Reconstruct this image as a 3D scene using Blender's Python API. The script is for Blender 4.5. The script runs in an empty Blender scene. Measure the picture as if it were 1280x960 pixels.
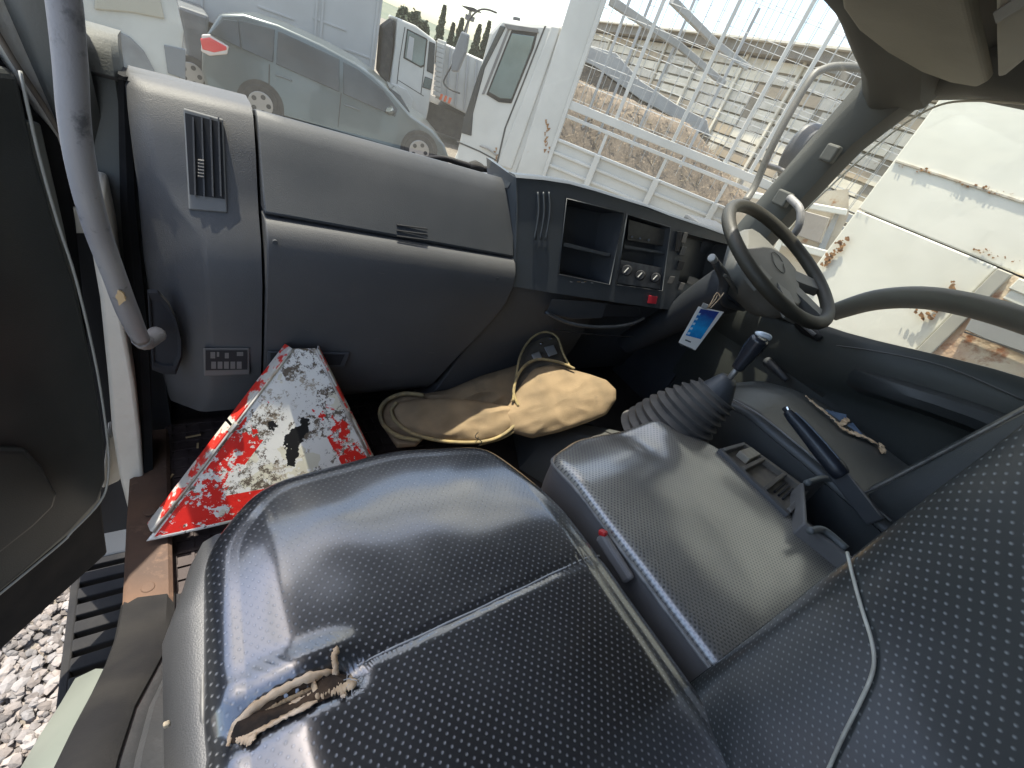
import bpy, bmesh, math, random
from mathutils import Vector, Matrix, noise
random.seed(7)
rad = math.radians
S = bpy.context.scene
COL = S.collection
H = 2.4                      # eye height above the yard; everything is laid out round the eye, then lifted by H

# ------------------------------------------------------------------ camera
AX = Vector((0.81400271, -0.07828917, 0.57556093))     # lateral axis in (right, down, forward)
AY = Vector((-0.48873038, -0.62780882, 0.60580418))
AZ = Vector((0.31391432, -0.77442036, -0.54930038))
cam = bpy.data.cameras.new('camera'); cob = bpy.data.objects.new('camera', cam); COL.objects.link(cob)
cam.sensor_width = 36; cam.lens = 560 / 1280 * 36; cam.clip_start = .02; cam.clip_end = 3000
cob.matrix_world = Matrix(((AX[0], -AX[1], -AX[2], 0), (AY[0], -AY[1], -AY[2], 0), (AZ[0], -AZ[1], -AZ[2], H), (0, 0, 0, 1)))
S.camera = cob

# ------------------------------------------------------------------ sky and sun
SUN = Vector((-.16, .31, 1.0)).normalized()            # direction towards the sun
el = math.asin(SUN.z); azs = math.atan2(SUN.x, SUN.y)
w = bpy.data.worlds.new('World'); S.world = w; w.use_nodes = True
nt = w.node_tree; nt.nodes.clear()
o_ = nt.nodes.new('ShaderNodeOutputWorld'); bg = nt.nodes.new('ShaderNodeBackground')
sk = nt.nodes.new('ShaderNodeTexSky'); sk.sky_type = 'NISHITA'; sk.sun_disc = False
sk.sun_elevation = el; sk.sun_rotation = azs; sk.dust_density = 2.0
tc = nt.nodes.new('ShaderNodeTexCoord'); mp = nt.nodes.new('ShaderNodeMapping'); mp.inputs['Scale'].default_value = (1, 1, 2.6); mp.inputs['Location'].default_value = (1.7, .4, .3)
nz = nt.nodes.new('ShaderNodeTexNoise'); nz.inputs['Scale'].default_value = 3.4; nz.inputs['Detail'].default_value = 7; nz.inputs['Roughness'].default_value = .55
cr = nt.nodes.new('ShaderNodeValToRGB'); cr.color_ramp.elements[0].position = .50; cr.color_ramp.elements[1].position = .64
mx = nt.nodes.new('ShaderNodeMix'); mx.data_type = 'RGBA'; n2 = nt.nodes.new('ShaderNodeTexNoise'); n2.inputs['Scale'].default_value = 6; n2.inputs['Detail'].default_value = 5; r2_ = nt.nodes.new('ShaderNodeValToRGB'); r2_.color_ramp.elements[0].position = .36; r2_.color_ramp.elements[1].position = .66; r2_.color_ramp.elements[0].color = (.40, .415, .43, 1); r2_.color_ramp.elements[1].color = (1, 1, 1, 1)
sc_ = nt.nodes.new('ShaderNodeVectorMath'); sc_.operation = 'SCALE'; sc_.inputs[3].default_value = 5.2
L = nt.links.new
L(tc.outputs['Generated'], mp.inputs[0]); L(mp.outputs[0], nz.inputs[0]); L(nz.outputs[0], cr.inputs[0]); L(cr.outputs[0], mx.inputs[0]); L(mp.outputs[0], n2.inputs[0]); L(n2.outputs[0], r2_.inputs[0]); L(r2_.outputs[0], sc_.inputs[0]); L(sc_.outputs[0], mx.inputs[7])
L(sk.outputs[0], mx.inputs[6]); L(mx.outputs[2], bg.inputs[0]); L(bg.outputs[0], o_.inputs[0])
bg.inputs[1].default_value = .15
sl = bpy.data.lights.new('sun', 'SUN'); sl.energy = 3.1; sl.angle = rad(.6); sl.color = (1, .95, .85)
so = bpy.data.objects.new('sun', sl); COL.objects.link(so); so.rotation_euler = SUN.to_track_quat('Z', 'Y').to_euler(); so.location = (0, 0, 12)
S.view_settings.view_transform = 'Standard'; S.view_settings.look = 'None'; S.view_settings.exposure = 1.85; S.view_settings.gamma = 1
S.render.engine = 'CYCLES'
S.cycles.max_bounces = 7; S.cycles.transparent_max_bounces = 16; S.cycles.use_denoising = True
S.render.resolution_x = 1024; S.render.resolution_y = 768

# ------------------------------------------------------------------ measuring helpers
def ray(px, py):
    c = Vector((px - 640, py - 480, 560)); return Vector((AX.dot(c), AY.dot(c), AZ.dot(c)))
def on(px, py, ax, val):
    r = ray(px, py); return r * (val / r[ax])
def hit(px, py, o, n):
    r = ray(px, py); return r * (o.dot(n) / r.dot(n))
class Frame:
    """vertical plane: s runs along it, t away from the eye, z up"""
    def __init__(s, o, d):
        s.o = Vector((o[0], o[1], 0)); s.d = Vector((d[0], d[1], 0)).normalized(); s.n = Vector((-s.d.y, s.d.x, 0))
        if s.n.dot(s.o) < 0: s.n = -s.n
    def px(s, x, y):
        p = hit(x, y, s.o, s.n); return ((p - s.o).dot(s.d), p.z)
    def pt(s, a, z, t=0): return s.o + s.d * a + s.n * t + Vector((0, 0, z))
def azframe(az, dist):
    a = rad(az); return Frame((math.sin(a) * dist, math.cos(a) * dist), (math.cos(a), -math.sin(a)))

# ------------------------------------------------------------------ materials
def mk(name, c, c2=None, sc=8, rough=.5, metal=0, bump=0, bsc=200, spec=.5, c3=None, sc3=3, t3=.6, w3=.08, detail=6, r2=None, coat=0):
    """base colour c mottled to c2 by noise; c3 = worn patches with a shape of their own"""
    m = bpy.data.materials.new(name); m.use_nodes = True; n = m.node_tree; k = n.links.new
    b = n.nodes['Principled BSDF']; b.inputs['Roughness'].default_value = rough; b.inputs['Metallic'].default_value = metal
    b.inputs['Specular IOR Level'].default_value = spec; b.inputs['Coat Weight'].default_value = coat
    t = n.nodes.new('ShaderNodeTexCoord'); out = None
    if c2:
        a = n.nodes.new('ShaderNodeTexNoise'); a.inputs['Scale'].default_value = sc; a.inputs['Detail'].default_value = detail
        k(t.outputs['Object'], a.inputs[0])
        r = n.nodes.new('ShaderNodeMapRange'); r.inputs[1].default_value = .35; r.inputs[2].default_value = .65; k(a.outputs[0], r.inputs[0])
        x = n.nodes.new('ShaderNodeMix'); x.data_type = 'RGBA'; x.inputs[6].default_value = (*c, 1); x.inputs[7].default_value = (*c2, 1)
        k(r.outputs[0], x.inputs[0]); out = x.outputs[2]
        if r2 is not None:
            q = n.nodes.new('ShaderNodeMapRange'); q.inputs[1].default_value = .3; q.inputs[2].default_value = .7
            q.inputs[3].default_value = rough; q.inputs[4].default_value = r2; k(a.outputs[0], q.inputs[0]); k(q.outputs[0], b.inputs['Roughness'])
    if c3:
        a = n.nodes.new('ShaderNodeTexNoise'); a.inputs['Scale'].default_value = sc3; a.inputs['Detail'].default_value = 8; a.inputs['Roughness'].default_value = .65
        k(t.outputs['Object'], a.inputs[0])
        r = n.nodes.new('ShaderNodeMapRange'); r.inputs[1].default_value = t3; r.inputs[2].default_value = t3 + w3; k(a.outputs[0], r.inputs[0])
        x = n.nodes.new('ShaderNodeMix'); x.data_type = 'RGBA'; x.inputs[7].default_value = (*c3, 1)
        if out: k(out, x.inputs[6])
        else: x.inputs[6].default_value = (*c, 1)
        k(r.outputs[0], x.inputs[0]); out = x.outputs[2]
    if out: k(out, b.inputs['Base Color'])
    else: b.inputs['Base Color'].default_value = (*c, 1)
    if bump:
        a = n.nodes.new('ShaderNodeTexNoise'); a.inputs['Scale'].default_value = bsc; a.inputs['Detail'].default_value = 3
        k(t.outputs['Object'], a.inputs[0]); u = n.nodes.new('ShaderNodeBump'); u.inputs['Strength'].default_value = bump; u.inputs['Distance'].default_value = .001 if bsc > 60 else .01
        k(a.outputs[0], u.inputs['Height']); k(u.outputs[0], b.inputs['Normal'])
    return m

def perforated(name, c, pitch, dot, dotc, rough, dust=None, dsc=5, bump=.6, rad_=.16):
    """vinyl punched with staggered rows of small dimples, laid out in UV metres"""
    m = bpy.data.materials.new(name); m.use_nodes = True; n = m.node_tree; k = n.links.new; b = n.nodes['Principled BSDF']
    uv = n.nodes.new('ShaderNodeUVMap'); tcd = n.nodes.new('ShaderNodeTexCoord')
    ds = []
    for off in (0, .5):
        s = n.nodes.new('ShaderNodeVectorMath'); s.operation = 'MULTIPLY_ADD'; s.inputs[1].default_value = (1 / pitch, 1 / (pitch * 1.15), 0); s.inputs[2].default_value = (off, off, 0)
        f = n.nodes.new('ShaderNodeVectorMath'); f.operation = 'FRACTION'
        u = n.nodes.new('ShaderNodeVectorMath'); u.operation = 'SUBTRACT'; u.inputs[1].default_value = (.5, .5, 0)
        z = n.nodes.new('ShaderNodeVectorMath'); z.operation = 'MULTIPLY'; z.inputs[1].default_value = (1, 1.15, 0)
        l = n.nodes.new('ShaderNodeVectorMath'); l.operation = 'LENGTH'
        k(uv.outputs[0], s.inputs[0]); k(s.outputs[0], f.inputs[0]); k(f.outputs[0], u.inputs[0]); k(u.outputs[0], z.inputs[0]); k(z.outputs[0], l.inputs[0]); ds.append(l)
    mn = n.nodes.new('ShaderNodeMath'); mn.operation = 'MINIMUM'; k(ds[0].outputs['Value'], mn.inputs[0]); k(ds[1].outputs['Value'], mn.inputs[1])
    r = n.nodes.new('ShaderNodeMapRange'); r.inputs[1].default_value = rad_ + .08; r.inputs[2].default_value = rad_ - .06; k(mn.outputs[0], r.inputs[0])
    a = n.nodes.new('ShaderNodeTexNoise'); a.inputs['Scale'].default_value = dsc; a.inputs['Detail'].default_value = 6; k(tcd.outputs['Object'], a.inputs[0])
    q = n.nodes.new('ShaderNodeMapRange'); q.inputs[1].default_value = .35; q.inputs[2].default_value = .68; k(a.outputs[0], q.inputs[0])
    x0 = n.nodes.new('ShaderNodeMix'); x0.data_type = 'RGBA'; x0.inputs[6].default_value = (*c, 1); x0.inputs[7].default_value = (*(dust or [v * 1.5 for v in c]), 1); k(q.outputs[0], x0.inputs[0])
    x = n.nodes.new('ShaderNodeMix'); x.data_type = 'RGBA'; x.inputs[7].default_value = (*dotc, 1); k(x0.outputs[2], x.inputs[6])
    dm = n.nodes.new('ShaderNodeMath'); dm.operation = 'MULTIPLY'; dm.inputs[1].default_value = dot; k(r.outputs[0], dm.inputs[0]); k(dm.outputs[0], x.inputs[0]); k(x.outputs[2], b.inputs['Base Color'])
    rr = n.nodes.new('ShaderNodeMapRange'); rr.inputs[3].default_value = rough; rr.inputs[4].default_value = rough + .14; k(a.outputs[0], rr.inputs[0]); k(rr.outputs[0], b.inputs['Roughness'])
    b.inputs['Specular IOR Level'].default_value = .8; b.inputs['Coat Weight'].default_value = 1; b.inputs['Coat IOR'].default_value = 1.95; b.inputs['Coat Roughness'].default_value = rough * .55
    g = n.nodes.new('ShaderNodeTexNoise'); g.inputs['Scale'].default_value = 420; k(tcd.outputs['Object'], g.inputs[0])
    hh = n.nodes.new('ShaderNodeMath'); hh.operation = 'MULTIPLY_ADD'; hh.inputs[1].default_value = -1.0; k(r.outputs[0], hh.inputs[0])
    gm = n.nodes.new('ShaderNodeMath'); gm.operation = 'MULTIPLY'; gm.inputs[1].default_value = .15; k(g.outputs[0], gm.inputs[0]); k(gm.outputs[0], hh.inputs[2])
    w1 = n.nodes.new('ShaderNodeTexNoise'); w1.inputs['Scale'].default_value = 9; w1.inputs['Detail'].default_value = 2; k(tcd.outputs['Object'], w1.inputs[0])
    u1 = n.nodes.new('ShaderNodeBump'); u1.inputs['Strength'].default_value = .16; u1.inputs['Distance'].default_value = .010; k(w1.outputs[0], u1.inputs['Height'])
    u = n.nodes.new('ShaderNodeBump'); u.inputs['Strength'].default_value = bump; u.inputs['Distance'].default_value = .0009; k(hh.outputs[0], u.inputs['Height']); k(u1.outputs[0], u.inputs['Normal']); k(u.outputs[0], b.inputs['Normal'])
    return m

PL = mk('dash_plastic', (.070, .071, .074), (.088, .088, .089), 5, rough=.48, bump=.5, bsc=620, spec=.4, r2=.58, c3=(.10, .098, .092), sc3=7, t3=.62, w3=.25)
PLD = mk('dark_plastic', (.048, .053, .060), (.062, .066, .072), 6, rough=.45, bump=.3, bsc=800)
PLB = mk('centre_plastic', (.050, .058, .066), (.060, .068, .076), 5, rough=.4, bump=.3, bsc=800)
BLK = mk('black_rubber', (.012, .012, .013), (.022, .021, .02), 12, rough=.85, bump=.3, bsc=300, spec=.2)
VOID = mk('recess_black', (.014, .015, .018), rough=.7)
GREYP = mk('seat_side_plastic', (.125, .12, .115), (.15, .145, .138), 10, rough=.55, bump=.3, bsc=700)
VIN = perforated('perforated_vinyl', (.0135, .0145, .0165), .0096, .85, (.16, .165, .17), .26, (.024, .0255, .028), bump=.6, rad_=.10)  # pale dots: dust in the dimples plus their reflected light, painted in
VINM = perforated('dusty_perforated_vinyl', (.13, .127, .12), .0074, .85, (.035, .035, .035), .38, (.31, .29, .235), 4.5, .5, .2)
VINB = perforated('backrest_vinyl', (.013, .017, .018), .0088, .85, (.18, .195, .19), .42, (.020, .025, .025), bump=.5, rad_=.09)  # dot colour again paints in the light caught by the dimples
VP = mk('plain_vinyl', (.038, .043, .045), (.055, .058, .058), 6, rough=.34, bump=.5, bsc=500)
THR = mk('pale_thread', (.35, .35, .34), rough=.7)
FOAM = mk('torn_foam', (.74, .58, .40), (.52, .36, .21), 60, rough=.9, bump=.3, bsc=250)
FOAMD = mk('torn_foam_shaded', (.07, .042, .022), (.012, .008, .005), 40, rough=.95, bump=.8, bsc=200)
HAND = mk('handle_grey', (.22, .215, .22), (.28, .275, .27), 9, rough=.5, bump=.3, bsc=500, c3=(.09, .09, .095), sc3=26, t3=.57, w3=.10)
CREAM = mk('cream_paint', (.62, .58, .50), (.52, .48, .41), 5, rough=.45, bump=.2, bsc=60, c3=(.25, .2, .14), sc3=9, t3=.66, w3=.08)
BODYG = mk('pale_green_paint', (.21, .23, .20), (.17, .19, .165), 4, rough=.35, c3=(.2, .19, .16), sc3=12, t3=.68, w3=.1)
RUST = mk('rusty_sill', (.13, .072, .042), (.065, .040, .028), 9, rough=.8, bump=.7, bsc=80, c3=(.22, .13, .08), sc3=18, t3=.57, w3=.2)
RUSTD = mk('rust_stain', (.20, .09, .035), (.32, .17, .07), 30, rough=.9, bump=.6, bsc=60)
FLM = mk('grimy_floor', (.030, .024, .022), (.05, .04, .035), 12, rough=.75, bump=.6, bsc=90)
FLS = mk('painted_metal_floor', (.035, .037, .040), (.05, .05, .052), 8, rough=.5, bump=.9, bsc=90)
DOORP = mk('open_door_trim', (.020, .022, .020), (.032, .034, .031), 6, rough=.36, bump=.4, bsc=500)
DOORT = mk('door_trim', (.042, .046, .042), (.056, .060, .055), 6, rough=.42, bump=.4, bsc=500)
TRIM = mk('headliner_trim', (.085, .088, .080), (.10, .102, .092), 5, rough=.65, bump=.4, bsc=300)
VISOR = mk('visor_vinyl', (.21, .205, .165), (.26, .25, .20), 6, rough=.7, bump=.5, bsc=200)
CANV = mk('khaki_canvas', (.28, .20, .115), (.20, .145, .085), 14, rough=.9, bump=.9, bsc=420, c3=(.13, .10, .07), sc3=9, t3=.58, w3=.16)
CANVI = mk('bag_lining', (.10, .085, .06), (.06, .05, .04), 14, rough=.95, bump=.5, bsc=200)
YEL = mk('yellow_binding', (.34, .26, .12), (.20, .16, .09), 60, rough=.85, bump=.5, bsc=300)
STEEL = mk('bright_steel', (.6, .6, .6), rough=.25, metal=1)
WORN = mk('worn_metal', (.30, .29, .27), (.2, .19, .18), 20, rough=.45, metal=.6)
WHT = mk('white_truck_paint', (.52, .51, .47), (.44, .435, .40), 2, rough=.4, c3=(.45, .40, .33), sc3=3, t3=.68, w3=.06)
WHT2 = mk('box_body_white', (.40, .40, .39), (.35, .35, .34), 1.2, rough=.5)
WHTR = mk('chalky_white_panel', (.76, .74, .65), (.66, .64, .55), 2.5, rough=.7, bump=.12, bsc=14, c3=(.42, .26, .12), sc3=7, t3=.70, w3=.05)
OLDW = mk('weathered_boards', (.56, .52, .44), (.44, .41, .34), 3, rough=.85, bump=.6, bsc=14, c3=(.24, .19, .13), sc3=5, t3=.60, w3=.08)
SILV = mk('silver_car_paint', (.10, .12, .125), (.085, .105, .11), 2, rough=.28, metal=.4, coat=.4)
GLS = mk('car_window_glass', (.018, .024, .028), (.035, .045, .05), 1.5, rough=.10, spec=.4)
GLT = mk('cab_window_glass', (.05, .085, .085), (.13, .19, .185), 1.5, rough=.1, spec=.9)
TYRE = mk('tyre_rubber', (.025, .025, .025), (.05, .048, .045), 8, rough=.8)
RIM = mk('wheel_rim', (.35, .35, .35), rough=.35, metal=.7)
RED = mk('tail_lamp_red', (.60, .035, .04), rough=.2, coat=.6)
REDB = mk('red_button', (.45, .02, .02), rough=.4)
ORG = mk('orange_hazard', (.80, .16, .06), rough=.5)
BUFF = mk('dry_brush', (.17, .135, .10), (.10, .08, .062), 7, rough=.95, bump=.9, bsc=16, c3=(.30, .23, .16), sc3=14, t3=.55, w3=.1)
RSTW = mk('rusty_sheet', (.28, .13, .07), (.40, .24, .14), 2, rough=.85, bump=.5, bsc=8)
GREYM = mk('grey_sheet', (.36, .36, .34), (.28, .28, .27), 2, rough=.6)
TIN = mk('beige_tray', (.17, .15, .12), (.11, .10, .085), 30, rough=.7, bump=.4, bsc=300)
DIRT = mk('yard_ground', (.16, .14, .115), (.11, .095, .08), 1.2, rough=.95, bump=.8, bsc=20, c3=(.40, .36, .30), sc3=14, t3=.55, w3=.15)
TRNK = mk('bark', (.10, .08, .06), rough=.9)
LEAF = mk('dark_foliage', (.035, .055, .03), (.06, .08, .045), 2, rough=.8)
def stone_mat():
    m = mk('grey_gravel_stone', (.21, .185, .165), (.13, .118, .108), 9, rough=.85, bump=.5, bsc=60)
    return m
STONE = stone_mat()
def glass_mat(name, dust, tint=(.93, .95, .94)):
    m = bpy.data.materials.new(name); m.use_nodes = True; n = m.node_tree; n.nodes.clear(); k = n.links.new
    o = n.nodes.new('ShaderNodeOutputMaterial'); t = n.nodes.new('ShaderNodeBsdfTransparent'); t.inputs[0].default_value = (*tint, 1)
    g = n.nodes.new('ShaderNodeBsdfGlossy'); g.inputs['Roughness'].default_value = .03
    d = n.nodes.new('ShaderNodeBsdfTranslucent'); d.inputs[0].default_value = (.80, .76, .64, 1)
    d2 = n.nodes.new('ShaderNodeBsdfDiffuse'); d2.inputs[0].default_value = (.80, .76, .64, 1)
    a = n.nodes.new('ShaderNodeAddShader'); k(d.outputs[0], a.inputs[0]); k(d2.outputs[0], a.inputs[1])
    tx = n.nodes.new('ShaderNodeTexCoord'); z = n.nodes.new('ShaderNodeTexNoise'); z.inputs['Scale'].default_value = 3; z.inputs['Detail'].default_value = 7; k(tx.outputs['Object'], z.inputs[0])
    r = n.nodes.new('ShaderNodeMapRange'); r.inputs[1].default_value = .3; r.inputs[2].default_value = .75; r.inputs[3].default_value = dust * .6; r.inputs[4].default_value = dust * 1.6; k(z.outputs[0], r.inputs[0])
    m1 = n.nodes.new('ShaderNodeMixShader'); k(r.outputs[0], m1.inputs[0]); k(t.outputs[0], m1.inputs[1]); k(a.outputs[0], m1.inputs[2])
    m2 = n.nodes.new('ShaderNodeMixShader'); m2.inputs[0].default_value = .035; k(m1.outputs[0], m2.inputs[1]); k(g.outputs[0], m2.inputs[2]); k(m2.outputs[0], o.inputs[0])
    return m
GLASS = glass_mat('dusty_windscreen', .020, (.82, .82, .76))
GLASS2 = glass_mat('side_window_glass', .04, (.80, .80, .72))

# ------------------------------------------------------------------ object helpers
def link(name, me, m=None, parent=None, smooth=False, bevel=0, seg=2, sub=0, autos=None):
    me.name = name
    if m: 
        if not me.materials: me.materials.append(m)
    o = bpy.data.objects.new(name, me); COL.objects.link(o)
    if parent: o.parent = parent
    if smooth: me.polygons.foreach_set('use_smooth', [True] * len(me.polygons))
    if bevel:
        b = o.modifiers.new('bevel', 'BEVEL'); b.width = bevel; b.segments = seg; b.limit_method = 'ANGLE'; b.angle_limit = rad(32); b.harden_normals = False
    if sub:
        q = o.modifiers.new('sub', 'SUBSURF'); q.levels = sub; q.render_levels = sub
    return o
def empty(name, label, cat, group=None, loc=(0, 0, 0)):
    o = bpy.data.objects.new(name, None); o.location = loc; COL.objects.link(o); o.empty_display_size = .1
    o['label'] = label; o['category'] = cat
    if group: o['group'] = group
    return o
def tag(o, label, cat, group=None):
    o['label'] = label; o['category'] = cat
    if group: o['group'] = group
    return o
def struct(o): o['kind'] = 'structure'; return o
class MB:
    def __init__(s): s.v = []; s.f = []
    def add(s, v, f):
        k = len(s.v); s.v += [tuple(p) for p in v]; s.f += [[i + k for i in q] for q in f]; return s
    def hexa(s, a, b):
        """a, b: two matching loops of points"""
        n = len(a); f = [list(range(n))[::-1], list(range(n, 2 * n))] + [[i, (i + 1) % n, n + (i + 1) % n, n + i] for i in range(n)]
        return s.add(list(a) + list(b), f)
    def box(s, x0, x1, y0, y1, z0, z1):
        return s.hexa([(x0, y0, z0), (x1, y0, z0), (x1, y1, z0), (x0, y1, z0)], [(x0, y0, z1), (x1, y0, z1), (x1, y1, z1), (x0, y1, z1)])
    def fbox(s, F, a0, a1, z0, z1, t0=0, t1=.05):
        return s.hexa([F.pt(a0, z0, t0), F.pt(a1, z0, t0), F.pt(a1, z1, t0), F.pt(a0, z1, t0)], [F.pt(a0, z0, t1), F.pt(a1, z0, t1), F.pt(a1, z1, t1), F.pt(a0, z1, t1)])
    def fpoly(s, F, pts, t0=0, t1=.05): return s.hexa([F.pt(a, z, t0) for a, z in pts], [F.pt(a, z, t1) for a, z in pts])
    def beam(s, p, q, wd, ht, up=Vector((0, 0, 1))):
        p, q = Vector(p), Vector(q); d = (q - p).normalized(); u = d.cross(up)
        if u.length < 1e-3: u = d.cross(Vector((1, 0, 0)))
        u.normalize(); v = u.cross(d); u *= wd / 2; v *= ht / 2
        return s.hexa([p - u - v, p + u - v, p + u + v, p - u + v], [q - u - v, q + u - v, q + u + v, q - u + v])
    def tube(s, pts, r, n=12, cap=True, sub=5, closed=False):
        P = [Vector(p) for p in pts]; R = r if isinstance(r, (list, tuple)) else [r] * len(P)
        if sub > 1 and len(P) > 2:
            Q = []; RR = []; m = len(P)
            rng = range(m if closed else m - 1)
            for i in rng:
                p0 = P[(i - 1) % m] if (closed or i > 0) else P[0]; p1 = P[i]; p2 = P[(i + 1) % m]; p3 = P[(i + 2) % m] if (closed or i + 2 < m) else P[-1]
                for j in range(sub):
                    t = j / sub
                    Q.append(.5 * ((2 * p1) + (p2 - p0) * t + (2 * p0 - 5 * p1 + 4 * p2 - p3) * t * t + (3 * p1 - p0 - 3 * p2 + p3) * t ** 3))
                    RR.append(R[i] * (1 - t) + R[(i + 1) % m] * t)
            if not closed: Q.append(P[-1]); RR.append(R[-1])
            P, R = Q, RR
        m = len(P); T = []
        for i in range(m):
            a = P[(i - 1) % m] if (closed or i) else P[0]; b = P[(i + 1) % m] if (closed or i < m - 1) else P[-1]
            T.append((b - a).normalized())
        u = T[0].orthogonal().normalized(); vs = []
        for i in range(m):
            u = (u - T[i] * u.dot(T[i])).normalized(); v = T[i].cross(u)
            for j in range(n):
                a = 2 * math.pi * j / n; vs.append(P[i] + (u * math.cos(a) + v * math.sin(a)) * R[i])
        fs = []
        for i in range(m if closed else m - 1):
            for j in range(n):
                a = i * n + j; b = i * n + (j + 1) % n; k = ((i + 1) % m) * n
                fs.append([a, b, k + (j + 1) % n, k + j])
        if cap and not closed: fs += [list(range(n))[::-1], [(m - 1) * n + j for j in range(n)]]
        return s.add(vs, fs)
    def cyl(s, p, q, r, n=20, r2=None): return s.tube([p, q], [r, r if r2 is None else r2], n, sub=1)
    def grid(s, fn, nu, nv):
        return s.add([fn(i / nu, j / nv) for j in range(nv + 1) for i in range(nu + 1)],
                     [[j * (nu + 1) + i, j * (nu + 1) + i + 1, (j + 1) * (nu + 1) + i + 1, (j + 1) * (nu + 1) + i] for j in range(nv) for i in range(nu)])
    def build(s, name, m, parent=None, smooth=False, bevel=0, seg=2, sub=0, uv=None):
        me = bpy.data.meshes.new(name); me.from_pydata([tuple(v) for v in s.v], [], s.f)
        bm = bmesh.new(); bm.from_mesh(me)
        if len(s.f) < 60000: bmesh.ops.recalc_face_normals(bm, faces=bm.faces)
        bm.to_mesh(me); bm.free()
        if uv:
            l = me.uv_layers.new(name='UVMap')
            for lp in me.loops: l.data[lp.index].uv = uv(me.vertices[lp.vertex_index].co)
        return link(name, me, m, parent, smooth, bevel, seg, sub)
def rot(p, c, ax, a): return Matrix.Rotation(a, 3, ax) @ (Vector(p) - Vector(c)) + Vector(c)
def sstep(a, b, x):
    t = min(1, max(0, (x - a) / (b - a))); return t * t * (3 - 2 * t)
def lerp(a, b, t): return a + (b - a) * t
def shadesm(o, ang=35):
    me = o.data; me.polygons.foreach_set('use_smooth', [True] * len(me.polygons))
    bm = bmesh.new(); bm.from_mesh(me)
    for e in bm.edges:
        if len(e.link_faces) == 2 and e.calc_face_angle(0) > rad(ang): e.smooth = False
    bm.to_mesh(me); bm.free(); return o

# ================================================================== GROUND
g = MB().grid(lambda u, v: (-700 + 1400 * u, -700 + 1400 * v, -H), 60, 60)
struct(g.build('ground', DIRT))
def stones():
    bm0 = bmesh.new(); bmesh.ops.create_icosphere(bm0, subdivisions=1, radius=1); V0 = [v.co.copy() for v in bm0.verts]; F0 = [[v.index for v in f.verts] for f in bm0.faces]; bm0.free()
    mb = MB(); rn = random.Random(3)
    def put(x, y, z, s):
        q = Matrix.Rotation(rn.uniform(0, 6.3), 3, 'Z') @ Matrix.Rotation(rn.uniform(-.5, .5), 3, 'X') @ Matrix.Rotation(rn.uniform(-.5, .5), 3, 'Y')
        a, b, c = s * rn.uniform(.8, 1.5), s * rn.uniform(.65, 1.0), s * rn.uniform(.4, .7)
        mb.add([q @ Vector((v.x * a * rn.uniform(.75, 1.15), v.y * b * rn.uniform(.75, 1.15), v.z * c * rn.uniform(.7, 1.1))) + Vector((x, y, z)) for v in V0], F0)
    for i in range(14000):
        x = rn.uniform(-1.5, .1); y = rn.uniform(.2, 2.6)
        put(x, y, -H + rn.uniform(-.002, .034), rn.choice((.013, .016, .019, .022, .027)))
    return mb
o = stones().build('gravel', STONE); o['kind'] = 'stuff'; tag(o, 'loose grey crushed gravel on the yard beside the cab step', 'gravel')
# per-stone tint
me = o.data; ca = me.color_attributes.new('tint', 'FLOAT_COLOR', 'POINT'); nvs = 12; rn = random.Random(5); cols = []
for i in range(len(me.vertices) // nvs):
    k = rn.uniform(.55, 1.25); wv = rn.uniform(-.04, .06); cols += [k * (1 + wv), k, k * (1 - wv), 1] * nvs
ca.data.foreach_set('color', cols)
n = STONE.node_tree; b = n.nodes['Principled BSDF']; lk = b.inputs['Base Color'].links[0].from_socket
at = n.nodes.new('ShaderNodeAttribute'); at.attribute_name = 'tint'; mm = n.nodes.new('ShaderNodeMix'); mm.data_type = 'RGBA'; mm.blend_type = 'MULTIPLY'; mm.inputs[0].default_value = 1
n.links.new(lk, mm.inputs[6]); n.links.new(at.outputs['Color'], mm.inputs[7]); n.links.new(mm.outputs[2], b.inputs['Base Color'])

# ================================================================== CAB SHELL (setting)
# floor
fl = MB().box(-.075, 1.62, -.9, 1.16, -.99, -.95); struct(fl.build('cab_floor', FLM, bevel=.004))
mat_ = MB().box(-.068, .56, .40, 1.02, -.949, -.938)
for i in range(22): mat_.box(-.062, .555, .41 + i * .028, .415 + i * .028, -.9385, -.9335)
for i in range(22): mat_.box(-.06 + i * .028, -.055 + i * .028, .405, 1.015, -.9383, -.9340)
tag(mat_.build('floor_mat', mk('rubber_mat', (.032, .020, .018), (.055, .038, .032), 15, rough=.7, bump=.5, bsc=120)), 'dark rubber floor mat with raised grid in the passenger footwell', 'floor mat')
# back wall and roof
bw = MB().box(-.1, 1.62, -.82, -.78, -.95, .47); struct(bw.build('cab_rear_wall', TRIM))
hr = MB().grid(lambda u, v: (-.12 + 1.74 * u, -.8 + 1.47 * v, .445 - .10 * sstep(.86, 1, v) - .05 * (sstep(.9, 1, u) + sstep(.1, 0, u))), 24, 24)
o = struct(hr.build('cab_roof', TRIM, smooth=True)); sm = o.modifiers.new('s', 'SOLIDIFY'); sm.thickness = .03; sm.offset = 1
# side pillars and right wall below the window
# windscreen header
WB = [(-.12, 1.03, -.205), (1.60, .90, -.22)]          # windscreen foot, left and right
WT = [(-.12, .74, .36), (1.60, .745, .34)]
def ws(u, v):
    a = Vector(WB[0]).lerp(Vector(WB[1]), u); c = Vector(WT[0]).lerp(Vector(WT[1]), u); p = a.lerp(c, v); bulge = .05 * (1 - (2 * u - 1) ** 2)
    return p + Vector((0, bulge, 0))
o = struct(MB().grid(lambda u, v: ws(u, v), 24, 8).build('windscreen', GLASS, smooth=True))
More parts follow.
